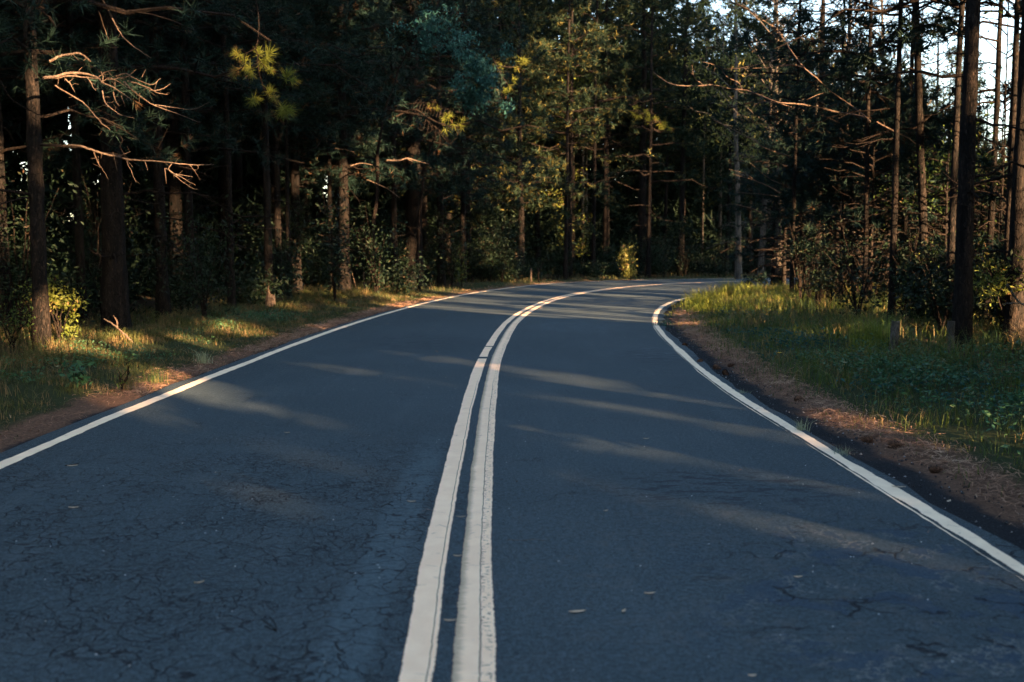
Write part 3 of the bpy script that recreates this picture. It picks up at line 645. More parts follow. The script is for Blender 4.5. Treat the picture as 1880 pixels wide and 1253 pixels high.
# boughs of pines reaching into the top right corner: trees with high spreading crowns
for (px, Yd, H, cb, sp_, lab) in [(1850, 16.6, 12, 4.9, 2.4, "pine with dark boughs hanging into the top corner over the bright sky"), (1640, 19.5, 13, 5.2, 2.8, "pine whose dark bough hangs left of the thick foreground pine"), (1745, 17.5, 13, 4.9, 3.2, "pine with a dark flat bough crossing the sky at the top right"), (1590, 24, 14, 4.6, 3.0, "pine with dark tiered boughs left of the leaning reddish pine"), (1455, 31, 15, 5.4, 3.2, "pine with grey hanging boughs above the verge corner")]:
    p_ = P(px, 465, Yd); pine(p_[0], Yd, H, .07, cb, sp_, lab, None, nb=46, nsub=6, k=24, L=.25, w=.013, dead=6)
# bluish broadleaf crown hanging over the outer line
def bough_tree(bx, by, target, R, lab, fol, size, n, bk='twigdark', r0=.07, name="broadleaf_tree", flat=.55):
    zb = float(gz(bx, by)[0]); root = empty(name, (bx, by, zb), lab, "tree"); o = np.array([bx, by, zb]); tg = np.array(target)-o
    a = Acc(); pth = np.array([[0, 0, -.2], [0, 0, tg[2]*.3], [tg[0]*.15, tg[1]*.15, tg[2]*.65], [tg[0]*.55, tg[1]*.5, tg[2]*.9], tg]); tube1(a, pth, [r0, r0*.9, r0*.7, r0*.4, .012], 8, 6, .02); a.build("trunk", M['twigdark'], root, True)
    cn = N(0, 1, (26, 3))*np.array(R)*.5; c = cn[rng.integers(0, 26, n)] + N(0, .17, (n, 3)); cl = cn; st = np.tile(tg, (len(cl), 1)); a = Acc(); q = np.linspace(0, 1, 5)[None, :, None]
    pp = st[:, None] + cl[:, None]*q; pp[:, 1:] += N(0, .04, pp[:, 1:].shape); a.add(*tubes(pp, np.full((len(cl), 1), .012)*np.linspace(1, .3, 5), 4)); a.build("branches", M['twigdark'], root, True)
    cc = np.repeat(tg+c, 8, axis=0) + N(0, .10, (n*8, 3)); cc = cc[shade_keep(cc+o)]; a = Acc(); a.add(*leaves(cc, size*U(.6, 1.2, len(cc)), .36, 0, .3)); a.build("crown", M[fol], root)
    TREES.append((bx, by, r0)); return root
bough_tree(-3.6, 38.5, P(882, 150, 37), (1.15, .9, 1.05), "bluish-green broadleaf crown hanging out over the outer line at top centre", 'teal', .19, 300)
bough_tree(-4.6, 33.5, P(788, 58, 33), (.85, .8, .65), "second, greyer bluish crown above and behind the dead brushy limb", 'teal', .16, 170)

# unseen wood on the sunny side, right of and behind the camera, which shades the road
WOOD = Acc()
def mk_belt(x, y, r):
    pine(x, y, r.uniform(14, 18) + (9.0 if y > -22 and dIR([[x, y]])[0] > 9 else 1.5) + .25*min(30, dIR([[x, y]])[0]), r.uniform(.09, .16), r.uniform(.3, 1.2), r.uniform(2.2, 3.2), "dark low-branched pine of the wood inside the bend", "pines of the wood inside the bend",
         nb=58, nsub=5, k=6, L=.30, w=.105, dead=0, tuft=3, prof=.4, sides=6, into=WOOD)
def clear_hard(x, y, only=0):                    # trunks stay out of the lanes of light that reach the road and the lit trunks
    global TUN
    keep = TUN; TUN = HARD[:STREAK_N] if only else HARD; ok = trunk_ok(x, y, .07, 14); TUN = keep; return ok
n1 = fill(240, (6.2, 46), (-56, 14), lambda x, y: -6-1.19*x < y and dIR([[x, y]])[0] > 3.4 and not (y > 3 and x - .514*y < 4.0) and clear_hard(x, y), 1.75, mk_belt, 9)
n2 = fill(190, (10, 54), (12, 54), lambda x, y: dIR([[x, y]])[0] > 4.5 and x - .514*y > 3.9 and (clear_hard(x, y, 1) or (x*7.31 + y*3.77) % 1 < .4), 1.9, mk_belt, 10)
def mk_high(x, y, r):  # dense crowns added above the view to hold back the sun
    pine(x, y, r.uniform(17, 20), r.uniform(.08, .14), max(9.0, 1.5+y*.30), r.uniform(2.6, 3.4), "tall pine with its crown far above the thicket inside the bend", "tall pines above the thicket inside the bend",
         nb=44, nsub=5, k=6, L=.42, w=.060, dead=8, tuft=3, prof=.3, sides=7)
n4 = fill(40, (6, 25), (21, 46), lambda x, y: dIR([[x, y]])[0] > 3.8 and .26 < x/y < .60 and clear_hard(x, y, 1), 1.7, mk_high, 14)
def mk_in(x, y, r):
    pine(x, y, r.uniform(9, 15), r.uniform(.08, .16), r.uniform(1.0, 5), r.uniform(1.8, 2.8), "dark pine in the thicket inside the bend", "dark pines in the thicket inside the bend", nb=36, nsub=5, k=13, L=.30, w=.020, dead=8, fol='needle_far')
n3 = fill(26, (9, 27), (24, 48), lambda x, y: dIR([[x, y]])[0] > 4.5 and .28 < x/y < .55 and clear_hard(x, y, 1), 1.5, mk_in, 12)
n5 = fill(60, (-28, 12), (-74, 12), lambda x, y: (dOL([[x, y]])[0] > 2.6 and not (y > 2 and x > -1.0-y*.55)) or y < -47, 2.7, lambda x, y, r: pine(x, y, r.uniform(14, 20), r.uniform(.1, .2), r.uniform(.6, 4), r.uniform(2.6, 3.4), "added unseen pine beside and behind the camera", "added unseen pines beside and behind the camera",
         nb=44, nsub=5, k=6, L=.30, w=.100, dead=0, tuft=3, prof=.4, sides=6, into=WOOD), 15)  # unseen trees added, closing off low sky glow behind the camera
tag(WOOD.build("forest", [M["bark"], M["needle"]]), kind="stuff")
print("belt", n1, n2, n3, n4, n5, "trees", len(TREES))

# deep wood beyond the first rows: one dark mass of trunks and foliage
n = 1050000; p = np.c_[U(-55, 70, n), U(-8, 104, n), U(0, 1, n)**1.15]
dl = dOL(p); Hm = np.where(p[:, 0] < 12, 22, np.where(p[:, 0] < 24, 18, 14)) + 3*(vnoise(p[:, 0], p[:, 1], 6, 7)-.5); Hm = np.where(p[:, 0] > 40, 10, Hm)
p[:, 2] *= Hm; keep = (dl > np.where(p[:, 2] < 4, 9, 12)) & (dl < 27) & ~((p[:, 1] < 6) & (p[:, 0] > -8)) & (vnoise(p[:, 0]+3*p[:, 2], p[:, 1], 2.6, 9) >.10); p = p[keep]; p = p[gap_keep(p, .30) & shade_keep(p, .2)]
a = Acc(); a.add(*needles(p, unit(N(0, 1, (len(p), 3))), .75, 5, .06)); 
tr_ = np.c_[U(-60, 70, 420), U(0, 115, 420)]; dl = dOL(tr_); tr_ = tr_[(dl > 12) & (dl < 32)]; q = np.linspace(0, 1, 5)[None, :, None]
a2 = Acc(); hh = np.where(tr_[:, 0] < 18, 17, 8.); pp = np.r_['2', np.repeat(tr_[:, None], 5, 1), (hh[:, None]*np.linspace(0, 1, 5))[..., None]]; pp[:, 1:, :2] += N(0, .12, pp[:, 1:, :2].shape)
a2.add(*tubes(pp, U(.1, .2, (len(tr_), 1))*np.linspace(1, .4, 5), 6))
print('mass', len(p)); n = 230000; p = np.c_[U(-60, 80, n), U(-8, 108, n), U(0, 1, n)]; dl = dOL(p); Hm = np.where(p[:, 0] < 14, 19, np.where(p[:, 0] < 30, 14, 10)); p[:, 2] *= Hm; p = p[(dl > 22) & (dl < 31)]; p = p[gap_keep(p, .45)]; a.add(*leaves(p, U(1.2, 2.2, len(p)), .5, .2)); print('back', len(p))  # oversized dark leaves added as a backstop against bright sky holes
M['deep'] = foliage_mat("shaded_wood_needle", (.003, .010, .008), (.008, .018, .009), None, 1, .05)  # needle colour darkened again to give the deep wood its shade
fo = a.build("forest", M['deep']); tag(fo, kind='stuff'); ft = a2.build("forest_trunks", M['bark'], None, True); tag(ft, kind='stuff')

# ------------------------------------------------------------------ undergrowth bushes
def bush(x, y, R, H, lab, group=None, fol='leaf', size=.07, n=900, name="bush", cat="bush", stems=7, w=.45, hang=.1, carve=True):
    zb = float(gz(x, y)[0]); root = empty(name, (x, y, zb), lab, cat, group); o = np.array([x, y, zb]); a = Acc()
    az = U(0, 6.28, stems); e = np.c_[np.cos(az)*R*U(.2, .8, stems), np.sin(az)*R*U(.2, .8, stems), H*U(.6, 1.0, stems)]; q = np.linspace(0, 1, 6)[None, :, None]
    pp = e[:, None]*q*np.array([1, 1, 1.]); pp[..., :2] *= (q**.6*.9+.1); pp[:, 1:] += N(0, .02, pp[:, 1:].shape); pp[:, 0, 2] = -.1; a.add(*tubes(pp, np.full((stems, 1), .010+.004*H)*np.linspace(1, .3, 6), 5)); a.build("stems", M['twigdark'], root, True)
    i = rng.integers(0, stems, n); u = U(.18, 1.05, n)[:, None]; c = e[i]*u + N(0, 1, (n, 3))*R*np.array([.24, .24, .16]); c[:, 2] = np.abs(c[:, 2])+.03
    if carve: kk = shade_keep(c+o) & gap_keep(c+o); c = c[kk]
    a = Acc(); a.add(*leaves(c, size*U(.6, 1.3, len(c)), w, 0, hang)); a.build("leaves", M[fol], root); return root
def gb(px, py): g_ = G(px, py); return g_[0], g_[1]
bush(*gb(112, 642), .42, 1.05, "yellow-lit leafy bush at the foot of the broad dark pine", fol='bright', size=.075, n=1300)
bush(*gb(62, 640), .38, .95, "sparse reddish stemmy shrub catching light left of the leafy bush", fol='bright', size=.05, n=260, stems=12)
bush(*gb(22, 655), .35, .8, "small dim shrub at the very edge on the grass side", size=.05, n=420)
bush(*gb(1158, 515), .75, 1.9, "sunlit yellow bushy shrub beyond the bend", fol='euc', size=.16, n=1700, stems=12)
bush(*gb(848, 527), .5, 1.9, "tall plant with drooping bright strap leaves at the verge edge", size=.30, n=130, w=.10, hang=.9, name="strap_leaf_plant", cat="plant")
bush(*gb(1500, 582), .30, 1.6, "small leafy sapling rising beside the pale post", size=.06, n=330, name="sapling", cat="sapling", stems=4)
bush(*gb(1657, 612), .25, 1.95, "thin sapling with bright yellow leaves left of the leaning reddish pine", fol='bright', size=.07, n=170, name="sapling", cat="sapling", stems=3)
bush(*gb(1683, 600), .22, 1.75, "small sapling with a pale leaf cluster at its tip", fol='bright', size=.07, n=130, name="sapling", cat="sapling", stems=3)
bush(*gb(1462, 560), .25, 1.0, "short weed with a curled stem at the back of the sunlit grass", size=.05, n=110, name="sapling", cat="sapling", stems=4)
bush(*gb(224, 718), .18, .4, "spindly pale weed standing on the verge by the outer line", size=.03, n=90, name="weed", cat="weed", stems=4)
bush(*gb(152, 712), .25, .25, "dark broad-leaved weed low in the verge grass", fol='herb', size=.09, n=90, name="weed", cat="weed", stems=5)
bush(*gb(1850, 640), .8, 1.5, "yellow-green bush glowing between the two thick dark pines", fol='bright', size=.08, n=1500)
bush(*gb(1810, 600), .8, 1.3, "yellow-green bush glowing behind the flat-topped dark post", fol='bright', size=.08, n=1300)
bush(*gb(1720, 600), .6, 1.0, "low dim bush behind the flat-topped dark post", size=.07, n=900)
r_ = np.random.default_rng(21)
for i in range(124):                       # dim bushes at the foot of the outer wood
    for _ in range(50):
        x, y = r_.uniform(-22, 30), r_.uniform(11, 75)
        d_ = dOL([[x, y]])[0]
        if 2.0 < d_ < 10: break
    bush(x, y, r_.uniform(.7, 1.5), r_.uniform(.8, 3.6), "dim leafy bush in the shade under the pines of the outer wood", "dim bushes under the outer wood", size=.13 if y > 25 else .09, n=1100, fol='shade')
for i in range(46):
    for _ in range(80):
        x, y = r_.uniform(6, 26), r_.uniform(15, 47)
        d_ = dIR([[x, y]])[0]
        if 3.6 < d_ < 12 and x/y < .62: break
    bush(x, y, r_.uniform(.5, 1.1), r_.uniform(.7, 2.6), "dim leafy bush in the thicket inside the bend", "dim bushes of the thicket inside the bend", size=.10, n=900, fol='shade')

r_ = np.random.default_rng(23)
for i in range(30):
    px, y = r_.uniform(1480, 1900), r_.uniform(17, 31); x = P(px, 465, y)[0]
    if near_tree(x, y, .25): continue
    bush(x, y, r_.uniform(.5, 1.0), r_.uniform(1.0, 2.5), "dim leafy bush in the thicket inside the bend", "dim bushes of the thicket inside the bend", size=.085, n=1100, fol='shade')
# ------------------------------------------------------------------ dead branches and sprays that catch the light
FIND = {o["label"]: o for o in bpy.data.objects if o.parent is None and "label" in o}
def wire(owner, name, polys, Y0, ox, oy, sc, mat='twig', dy=.25):
    """polys: [(points in crop coordinates, r0, r1)] placed at distance Y0"""
    root = FIND[owner]; o = np.array(root.location); a = Acc()
    for pts, r0, r1 in polys:
        w = [P(ox+x/sc, oy+y/sc, Y0 + dy*math.sin(x*.011+y*.007)) - o for x, y in pts]; q_ = tube1(a, w, np.linspace(r0, r1, 6), 6, 5, .003)
        for j in range(3, len(q_)-1, 3):        # short snapped side twigs
            if U(0, 1) < .55:
                dv = unit(N(0, 1, 3)+np.array([.5, 0, -.1]))*U(.05, .16); tube1(a, [q_[j], q_[j]+dv*.5+N(0, .01, 3), q_[j]+dv], [r1*.8, r1*.5, r1*.3], 4, 1)
    return a.build(name, M[mat], root, True)
T1 = OUT[0][6]; s1 = 2.984
wire(T1, "dead_branch", [([(270,340),(320,312),(370,300),(440,295),(495,340)], .020, .012), ([(400,300),(430,330)], .008, .004)], 14.4, 0, 0, s1)
wire(T1, "dead_branch", [([(235,428),(300,422),(360,405),(430,400),(520,420),(570,460)], .024, .013), ([(300,430),(380,418),(470,425),(540,432)], .014, .008), ([(360,435),(385,462),(405,495)], .011, .006), ([(320,432),(318,466)], .007, .004), ([(475,420),(500,460),(522,495)], .008, .004),
    ([(540,425),(580,395),(640,385)], .007, .004), ([(560,455),(620,480),(680,520),(720,545)], .013, .005), ([(560,500),(575,560),(610,595),(660,630),(740,650)], .011, .005), ([(620,505),(630,545),(655,585)], .008, .004), ([(665,525),(690,590)], .007, .003),
    ([(590,440),(650,430),(700,420),(745,382)], .010, .004), ([(640,420),(690,405),(760,440),(830,465),(880,430)], .011, .004), ([(680,450),(730,500),(790,545),(850,580),(960,620),(1100,675)], .014, .004), ([(700,445),(770,465),(850,497),(905,480),(935,458)], .011, .004),
    ([(820,492),(870,512),(920,520)], .008, .003), ([(850,575),(950,590),(1060,600),(1140,565)], .007, .003), ([(560,450),(600,430),(660,455),(700,485)], .009, .004), ([(765,515),(762,560)], .007, .003), ([(780,425),(800,380)], .006, .003)], 14.2, 0, 0, s1)
wire(T1, "dead_branch", [([(350,800),(430,800),(520,828),(620,855),(740,878),(860,885),(960,895),(1060,905),(1170,903)], .018, .006), ([(515,835),(535,890),(565,935),(590,975)], .010, .004), ([(625,862),(640,935)], .008, .004), ([(690,872),(718,940),(745,1000)], .010, .004),
    ([(630,855),(670,850),(718,828)], .007, .003), ([(795,885),(808,935)], .006, .003), ([(910,925),(980,965),(1070,1015)], .010, .004), ([(940,900),(925,930),(985,985),(1040,1025),(1095,1045)], .008, .003), ([(1040,905),(1075,950),(1095,988)], .007, .003), ([(905,925),(912,1010)], .006, .003), ([(960,955),(1055,970)], .006, .003)], 14.2, 0, 0, s1)
wire(T1, "dead_branch", [([(300,470),(450,560),(500,610),(550,668),(605,712)], .012, .006)], 14.4, 0, 0, s1)
wire(T1, "dead_branch", [([(0,440),(60,540),(150,600),(240,635),(330,605),(430,572)], .010, .004), ([(240,635),(230,680)], .006, .003)], 13.9, 0, 0, s1, 'twigdark')
wire(T1, "dead_branch", [([(540,-30),(590,50),(640,150),(690,220),(760,275),(830,320)], .014, .005), ([(540,60),(570,150),(595,220)], .009, .004)], 15, 0, 0, s1)
TP = "dark pine just beyond the stick, hung with a low bright needle spray"
def spray(owner, Yd, twigs, tufts, ox, oy, sc, L=.20, k=90, w=.0035, fol='fresh', name="needle_spray"):
    root = FIND[owner]; o = np.array(root.location); wire(owner, "twig", twigs, Yd, ox, oy, sc, 'twigdark', .1); a = Acc()
    c = np.array([P(ox+x/sc, oy+y/sc, Yd+U(-.15, .15)) for x, y, *_ in tufts]) - o; ax = unit(np.array([[t[2], -.35, -t[3]] for t in tufts], float)); Ls = np.array([t[4] for t in tufts])*L
    a.add(*needles(c, ax, Ls, k, w, .9)); return a.build(name, M[fol], root)
tf = [(1285,400,-.3,.9,1),(1300,380,-.6,.3,.9),(1360,370,-.4,.2,1.05),(1375,395,.2,.8,.9),(1450,330,.6,-.3,1.1),(1470,300,.7,-.5,1.1),(1440,350,.3,.3,1),(1420,290,.1,-.9,.9),(1480,380,.4,.6,.7),(1380,550,-.2,.8,1),(1400,540,.5,.6,.9),(1480,505,.2,-.3,1),(1500,540,.4,.4,.8),
      (1555,590,.6,.4,1.2),(1545,610,0,.9,1.2),(1570,600,.9,.2,1.1),(1340,330,-.4,-.8,1),(1300,300,-.6,-.4,.9),(1600,440,.8,-.1,1.2),(1570,420,.3,-.5,1.1)]
spray(TP, 15.2, [([(1420,150),(1400,260),(1345,300),(1330,370),(1290,395)], .008, .005), ([(1400,260),(1410,330),(1370,385)], .007, .004), ([(1410,330),(1420,400),(1445,480),(1490,555),(1550,600)], .007, .004), ([(1370,400),(1365,470),(1350,500),(1385,550)], .006, .004), ([(1410,300),(1460,310)], .006, .004), ([(1445,480),(1480,500)], .005, .004),
    ([(1420,150),(1400,0),(1300,-200)], .010, .008), ([(1410,330),(1500,400),(1600,440)], .006, .004)], [(*t[:2], t[2], t[3], t[4]*U(.6, 1.0)) for t in tf], 0, 0, s1, .19)
# yellow sprays at the end of boughs near the bluish crown, and a bright one at the top centre
TB = "dark pine behind the dead brushy limb over the verge"
spray(TB, 40, [([(900,300),(950,400),(1000,480)], .03, .02), ([(940,360),(1010,370),(1060,350)], .03, .015)], [(1000,470,.3,.5,1),(1020,440,.5,-.2,1),(980,490,-.3,.6,1),(1060,340,.6,-.3,1.2),(1080,330,.7,.2,1.1),(1040,370,.2,.3,1),(960,370,-.5,-.2,.9)], 600, 0, s1, .26, 60, .007)
spray(TB, 34, [([(380,640),(480,600),(560,650),(660,690),(740,700)], .035, .02)]+[([(480+i*9, 605+i*7), (470+i*12+(-1)**i*30, 640+i*9+20*math.sin(i)), (455+i*14+(-1)**i*60, 660+i*8+40*math.cos(i*2.1))], .012, .004) for i in range(16)]+[([(470+i*16, 610+i*4), (480+i*17, 570+i*3), (500+i*18+10*math.sin(i*3), 545+i*6)], .012, .004) for i in range(11)],
      [(640,650,0,.1,1),(690,680,.3,.2,1.1),(730,690,.6,.1,1.1),(670,640,.1,-.6,1),(740,670,.5,-.5,1),(650,700,-.2,.8,1),(560,590,0,-.9,.6),(600,600,.2,-.7,.7)], 600, 0, s1, .26, 50, .007)
TC = "dark pine across the bend, nearly hidden by yellow sprays"
spray(TC, 57, [([(1500,560),(1640,530),(1720,560),(1800,540)], .05, .02)]+[([(1640+i*14,560+i*14),(1670+i*16,535+i*17+25*math.sin(i*2)),(1700+i*17,520+i*18)], .03, .01) for i in range(12)], [(1680+i*17+15*math.sin(i*5), 600+i*9+22*math.cos(i*3), math.sin(i), .2, 1) for i in range(13)], 600, 0, s1, .34, 50, .012)
# long bare limbs that hang out over the bend
TR = "pine with dark tiered boughs left of the leaning reddish pine"; s3 = 2.765
wire(TR, "dead_branch", [([(1090,600),(1010,582),(930,570),(830,545),(740,530),(630,520),(540,485),(470,460),(380,450),(300,432),(200,438),(100,430),(40,400),(0,368)], .020, .007), ([(700,545),(630,522)], .012, .008), ([(450,455),(430,420),(370,390),(340,345),(290,325),(230,310)], .014, .005),
    ([(250,432),(205,390),(195,330)], .010, .004), ([(510,478),(440,470),(420,430)], .01, .005), ([(620,522),(540,520),(500,560)], .01, .004), ([(340,352),(420,348),(520,330),(640,300)], .008, .004)], 21, 1200, 0, s3, 'twig', .5)
wire(TR, "dead_branch", [([(1100,620),(1060,580),(980,520),(900,465),(830,400),(770,350),(720,290),(680,230),(650,185),(600,132),(540,95),(480,50),(400,10),(330,-30)], .015, .009), ([(655,188),(625,155),(595,130)], .034, .028), ([(540,95),(450,20),(420,-30)], .014, .008), ([(500,60),(380,10),(260,-20)], .014, .006), ([(770,350),(700,330),(560,345),(400,350)], .010, .004), ([(900,465),(840,480),(770,510)], .008, .004)], 20.5, 1200, 0, s3, 'twig', .5)
wire(TR, "dead_branch", [([(1130,620),(1200,655),(1290,700),(1330,730)], .018, .012)], 22, 1200, 0, s3)
TD = "dark pine in the thicket inside the bend"
wire("pine with grey hanging boughs above the verge corner", "dead_branch", [([(700,800),(555,748),(510,710),(440,680),(370,640),(300,610)], .02, .006), ([(500,705),(470,690),(420,640)], .01, .004), ([(480,700),(500,660),(490,640)], .01, .004), ([(640,980),(590,950),(520,920),(440,895),(400,885)], .02, .006),
    ([(520,920),(460,880),(380,860)], .01, .004), ([(650,935),(590,910),(540,870),(490,830)], .012, .004), ([(560,1090),(500,1060),(420,1040)], .02, .008), ([(640,1000),(540,985),(430,978)], .012, .005)], 26, 1200, 0, s3)
wire("stout pine with a wide orange sunlit patch high on its trunk", "dead_branch", [([(330,880),(400,880),(440,868),(490,882),(560,900)], .03, .016), ([(400,880),(430,870),(470,885)], .02, .012), ([(130,910),(190,895),(250,905)], .025, .01), ([(220,985),(280,1010),(340,1040),(400,1085)], .02, .01), ([(40,815),(100,820),(150,835)], .02, .01), ([(640,1090),(690,1070)], .02, .01)], 33, 600, 0, s1)
# ------------------------------------------------------------------ verge: grass, herbs, fallen needles, grit
def scat(n, xr, yr, dens):
    p = np.c_[U(*xr, n), U(*yr, n)]; dl, dr = dOL(p), dIR(p); keep = U(0, 1, n) < dens(p, dl, dr); p = p[keep]; dl, dr = dl[keep], dr[keep]
    return p, dl, dr, gz(p[:, 0], p[:, 1], dl, dr)
sm = lambda x, a, b: np.clip((x-a)/(b-a), 0, 1)
def dens_in(p, dl, dr):
    jag = .5*(vnoise(p[:, 0], p[:, 1], .8, 11)-.5); e = .18 + .9*jag + .26*sm(p[:, 1], 21, 13) + .08*sm(p[:, 1], 14, 8)
    return sm(dr, e, e+.4)*sm(dr, 9, 5)*(.25+.75*sm(vnoise(p[:, 0], p[:, 1], .6, 12), .25, .6))*(p[:, 1] > 3)
def grass(n, xr, yr, dens, hf, wf, name, mat='grass', lean=.45):
    p, dl, dr, z = scat(n, xr, yr, dens); h = hf(p, dl, dr)*U(.55, 1.15, len(p)); w = wf(p); a = Acc(); a.add(*blades(np.c_[p, z-.02], h, w, lean)); o = a.build(name, M[mat]); tag(o, kind='stuff'); return len(p)
hin = lambda p, dl, dr: (.10 + .24*sm(dr, .4, 1.6) + .22*sm(dr, 1.5, 3.5))*(.6+.8*vnoise(p[:, 0], p[:, 1], .9, 13))*np.where(p[:, 1] < 11, .62, .78)
wfn = lambda p: .0022 + .00016*p[:, 1]
c1 = grass(230000, (2.8, 26), (3, 44), dens_in, hin, wfn, "grass", 'grass', .7)
def dens_out(p, dl, dr):
    jag = .4*(vnoise(p[:, 0], p[:, 1], .9, 14)-.5); e = np.where(p[:, 1] < 12, .36, .22) + .8*jag
    return sm(dl, e, e+.35)*sm(dl, 7, 2.5)*(.2+.8*sm(vnoise(p[:, 0], p[:, 1], .55, 15), .3, .65))
hout = lambda p, dl, dr: (.07 + .13*sm(dl, .6, 1.5) + .12*sm(dl, 1.5, 3))*(.5+1.0*vnoise(p[:, 0], p[:, 1], .7, 16))*np.where(p[:, 1] > 30, 1.0, .72)
M['verge'] = foliage_mat("dry_verge_grass", (.014, .038, .020), (.062, .072, .020), (.17, .12, .055), .56, .3, .6, .25)
c2 = grass(200000, (-11, -2), (4, 36), dens_out, hout, wfn, "grass", 'verge', .8)
c3 = grass(70000, (-9, 34), (32, 74), dens_out, hout, wfn, "grass", 'verge', .7)
# taller clumps that stand out
def clump(px, py, R, H, n, lab, mat='grass', w=.0035, lean=.35, name="grass_tuft", cat="grass tuft", group=None):
    g_ = G(px, py); z = float(gz(g_[0], g_[1])[0]); p = N(0, R*.5, (n, 2)); a = Acc(); a.add(*blades(np.c_[p, np.full(n, -.01)], H*U(.5, 1.1, n), w, lean, .8)); o = a.build(name, M[mat]); o.location = (g_[0], g_[1], z); tag(o, lab, cat, group); return o
M['palegrass'] = foliage_mat("pale_dry_grass", (.16, .22, .15), (.30, .33, .20), None, 1, .3)
M['brightgrass'] = foliage_mat("sunlit_grass", (.085, .13, .020), (.17, .20, .030), (.24, .20, .07), .62, .35, .6, .25)  # brighter copy of the grass, sunlight put into its colour
def dens_b(p, dl, dr):
    x, y = proj(np.c_[p, p[:, 0]*0]); e = ((x-1345)/130)**2 + ((y-556)/24)**2; e2 = ((x-1600)/45)**2 + ((y-645)/18)**2
    return (sm(e, 1.2, .4) + sm(e2, 1.2, .4))*sm(dr, .3, .7)*(.3+.7*vnoise(p[:, 0], p[:, 1], .8, 33))
grass(90000, (3.5, 16), (12, 44), dens_b, lambda p, dl, dr: .25+.30*vnoise(p[:, 0], p[:, 1], .9, 34), wfn, "grass", 'brightgrass')  # painted pool of sun: lighter blades over two parts of the verge
clump(1473, 790, .05, .16, 60, "pale spiky grass tuft at the inner white line, halfway along it", 'palegrass', .0022, .5)
clump(1363, 722, .04, .10, 40, "smallest pale grass tuft at the inner white line, near the pine cones", 'palegrass', .0022, .5)
clump(1216, 598, .22, .22, 110, "blue-green grass tuft at the tip of the inner curve", 'teal', .004, .6)
clump(1545, 835, .06, .12, 50, "low greenish tuft in the grit behind the white line", 'palegrass', .002, .6)
clump(1335, 558, .35, .75, 260, "bright yellow-green tall grass clump in the middle of the sunlit verge", 'brightgrass', .006)
clump(1285, 568, .35, .6, 220, "sunlit tall grass clump nearest the tip of the curve", 'brightgrass', .006)
clump(1600, 652, .28, .62, 260, "glowing grass clump beside the leaning dark post", 'brightgrass', .005)
clump(975/2.611, 400+690/2.611, .10, .22, 60, "bright tuft of broad blades on the outer verge", 'palegrass', .006, .6)
clump(232, 712, .10, .30, 70, "tall dry-green tuft behind the spindly pale weed", 'grass', .003)
clump(290, 700, .12, .26, 80, "rough tuft above the patch of bright needles on the outer verge", 'grass', .003)
# small broad-leaved herbs, thick at the near end of the inner verge
def herbs(n, xr, yr, dens, hf, size, mat, name):
    p, dl, dr, z = scat(n, xr, yr, dens); h = hf(p, dl, dr); c = np.repeat(np.c_[p, z], 3, axis=0) + N(0, .03, (len(p)*3, 3)); c[:, 2] += np.repeat(h, 3)*U(.3, 1.1, len(c)); a = Acc()
    a.add(*leaves(c, size*U(.5, 1.3, len(c)), .42, .55)); tag(a.build(name, M[mat]), kind='stuff')
herbs(42000, (3, 12), (4, 16), lambda p, dl, dr: sm(dr, 1.15, 1.7)*sm(dr, 5, 3)*sm(p[:, 1], 15, 9)*(.15+.85*sm(vnoise(p[:, 0], p[:, 1], .7, 17), .35, .6)), lambda p, dl, dr: .10+.22*vnoise(p[:, 0], p[:, 1], .5, 18), .055, 'herb', "low_herbs")
herbs(22000, (2.8, 14), (9, 34), lambda p, dl, dr: sm(dr, .9, 1.6)*sm(dr, 4, 2)*sm(vnoise(p[:, 0], p[:, 1], 1.1, 19), .5, .75), lambda p, dl, dr: .05+.14*vnoise(p[:, 0], p[:, 1], .5, 20), .06, 'teal', "low_herbs")
herbs(16000, (-8, -3.8), (5, 24), lambda p, dl, dr: sm(dl, .9, 1.5)*sm(dl, 4, 2)*sm(vnoise(p[:, 0], p[:, 1], .9, 21), .55, .8), lambda p, dl, dr: .05+.12*vnoise(p[:, 0], p[:, 1], .5, 22), .05, 'herb', "low_herbs")
# fallen pine needles in drifts
def litter(n, xr, yr, dens, name):
    p, dl, dr, z = scat(n, xr, yr, dens); m_ = len(p); a_ = U(0, 6.28, m_); d = np.c_[np.cos(a_), np.sin(a_), N(0, .12, m_)]*(U(.06, .15, m_)*np.where(p[:, 1] < 18, 1, 1.5))[:, None]; s = np.c_[-np.sin(a_), np.cos(a_), N(0, .3, m_)]*(.0014+.00012*p[:, 1])[:, None]
    c = np.c_[p, z+np.abs(N(0, .022, m_))+.004]; bow = np.c_[np.zeros((m_, 2)), U(0, .02, m_)] + s*U(-8, 8, (m_, 1))
    v = np.stack([c-d/2-s, c-d/2+s, c+bow+s, c+bow-s, c+d/2], 1).reshape(-1, 3); i = np.arange(m_)[:, None]*5; ac = Acc(); ac.add(v, np.concatenate([i+[0, 1, 2], i+[0, 2, 3], i+[3, 2, 4]])); tag(ac.build(name, M['litter']), kind='stuff')
litter(150000, (2.5, 9), (3.5, 26), lambda p, dl, dr: sm(dr, .30+.22*vnoise(p[:, 0], p[:, 1], .6, 23), .58+.2*vnoise(p[:, 0], p[:, 1], .5, 24))*sm(dr, 1.15, .75), "pine_needles")
litter(110000, (-6, -2), (5, 34), lambda p, dl, dr: sm(dl, .22, .40)*sm(dl, .95, .5)*(.15+.85*sm(vnoise(p[:, 0], p[:, 1], .8, 25), .3, .6)), "pine_needles")
litter(1500, (-3.4, 2.3), (4, 40), lambda p, dl, dr: .03+.5*sm(dr, -.25, .05)+.5*sm(dl, -.2, .05), "pine_needles")
litter(26000, (-4, 14), (30, 62), lambda p, dl, dr: sm(dl, .15, .5)*sm(dl, 1.6, .8), "pine_needles")
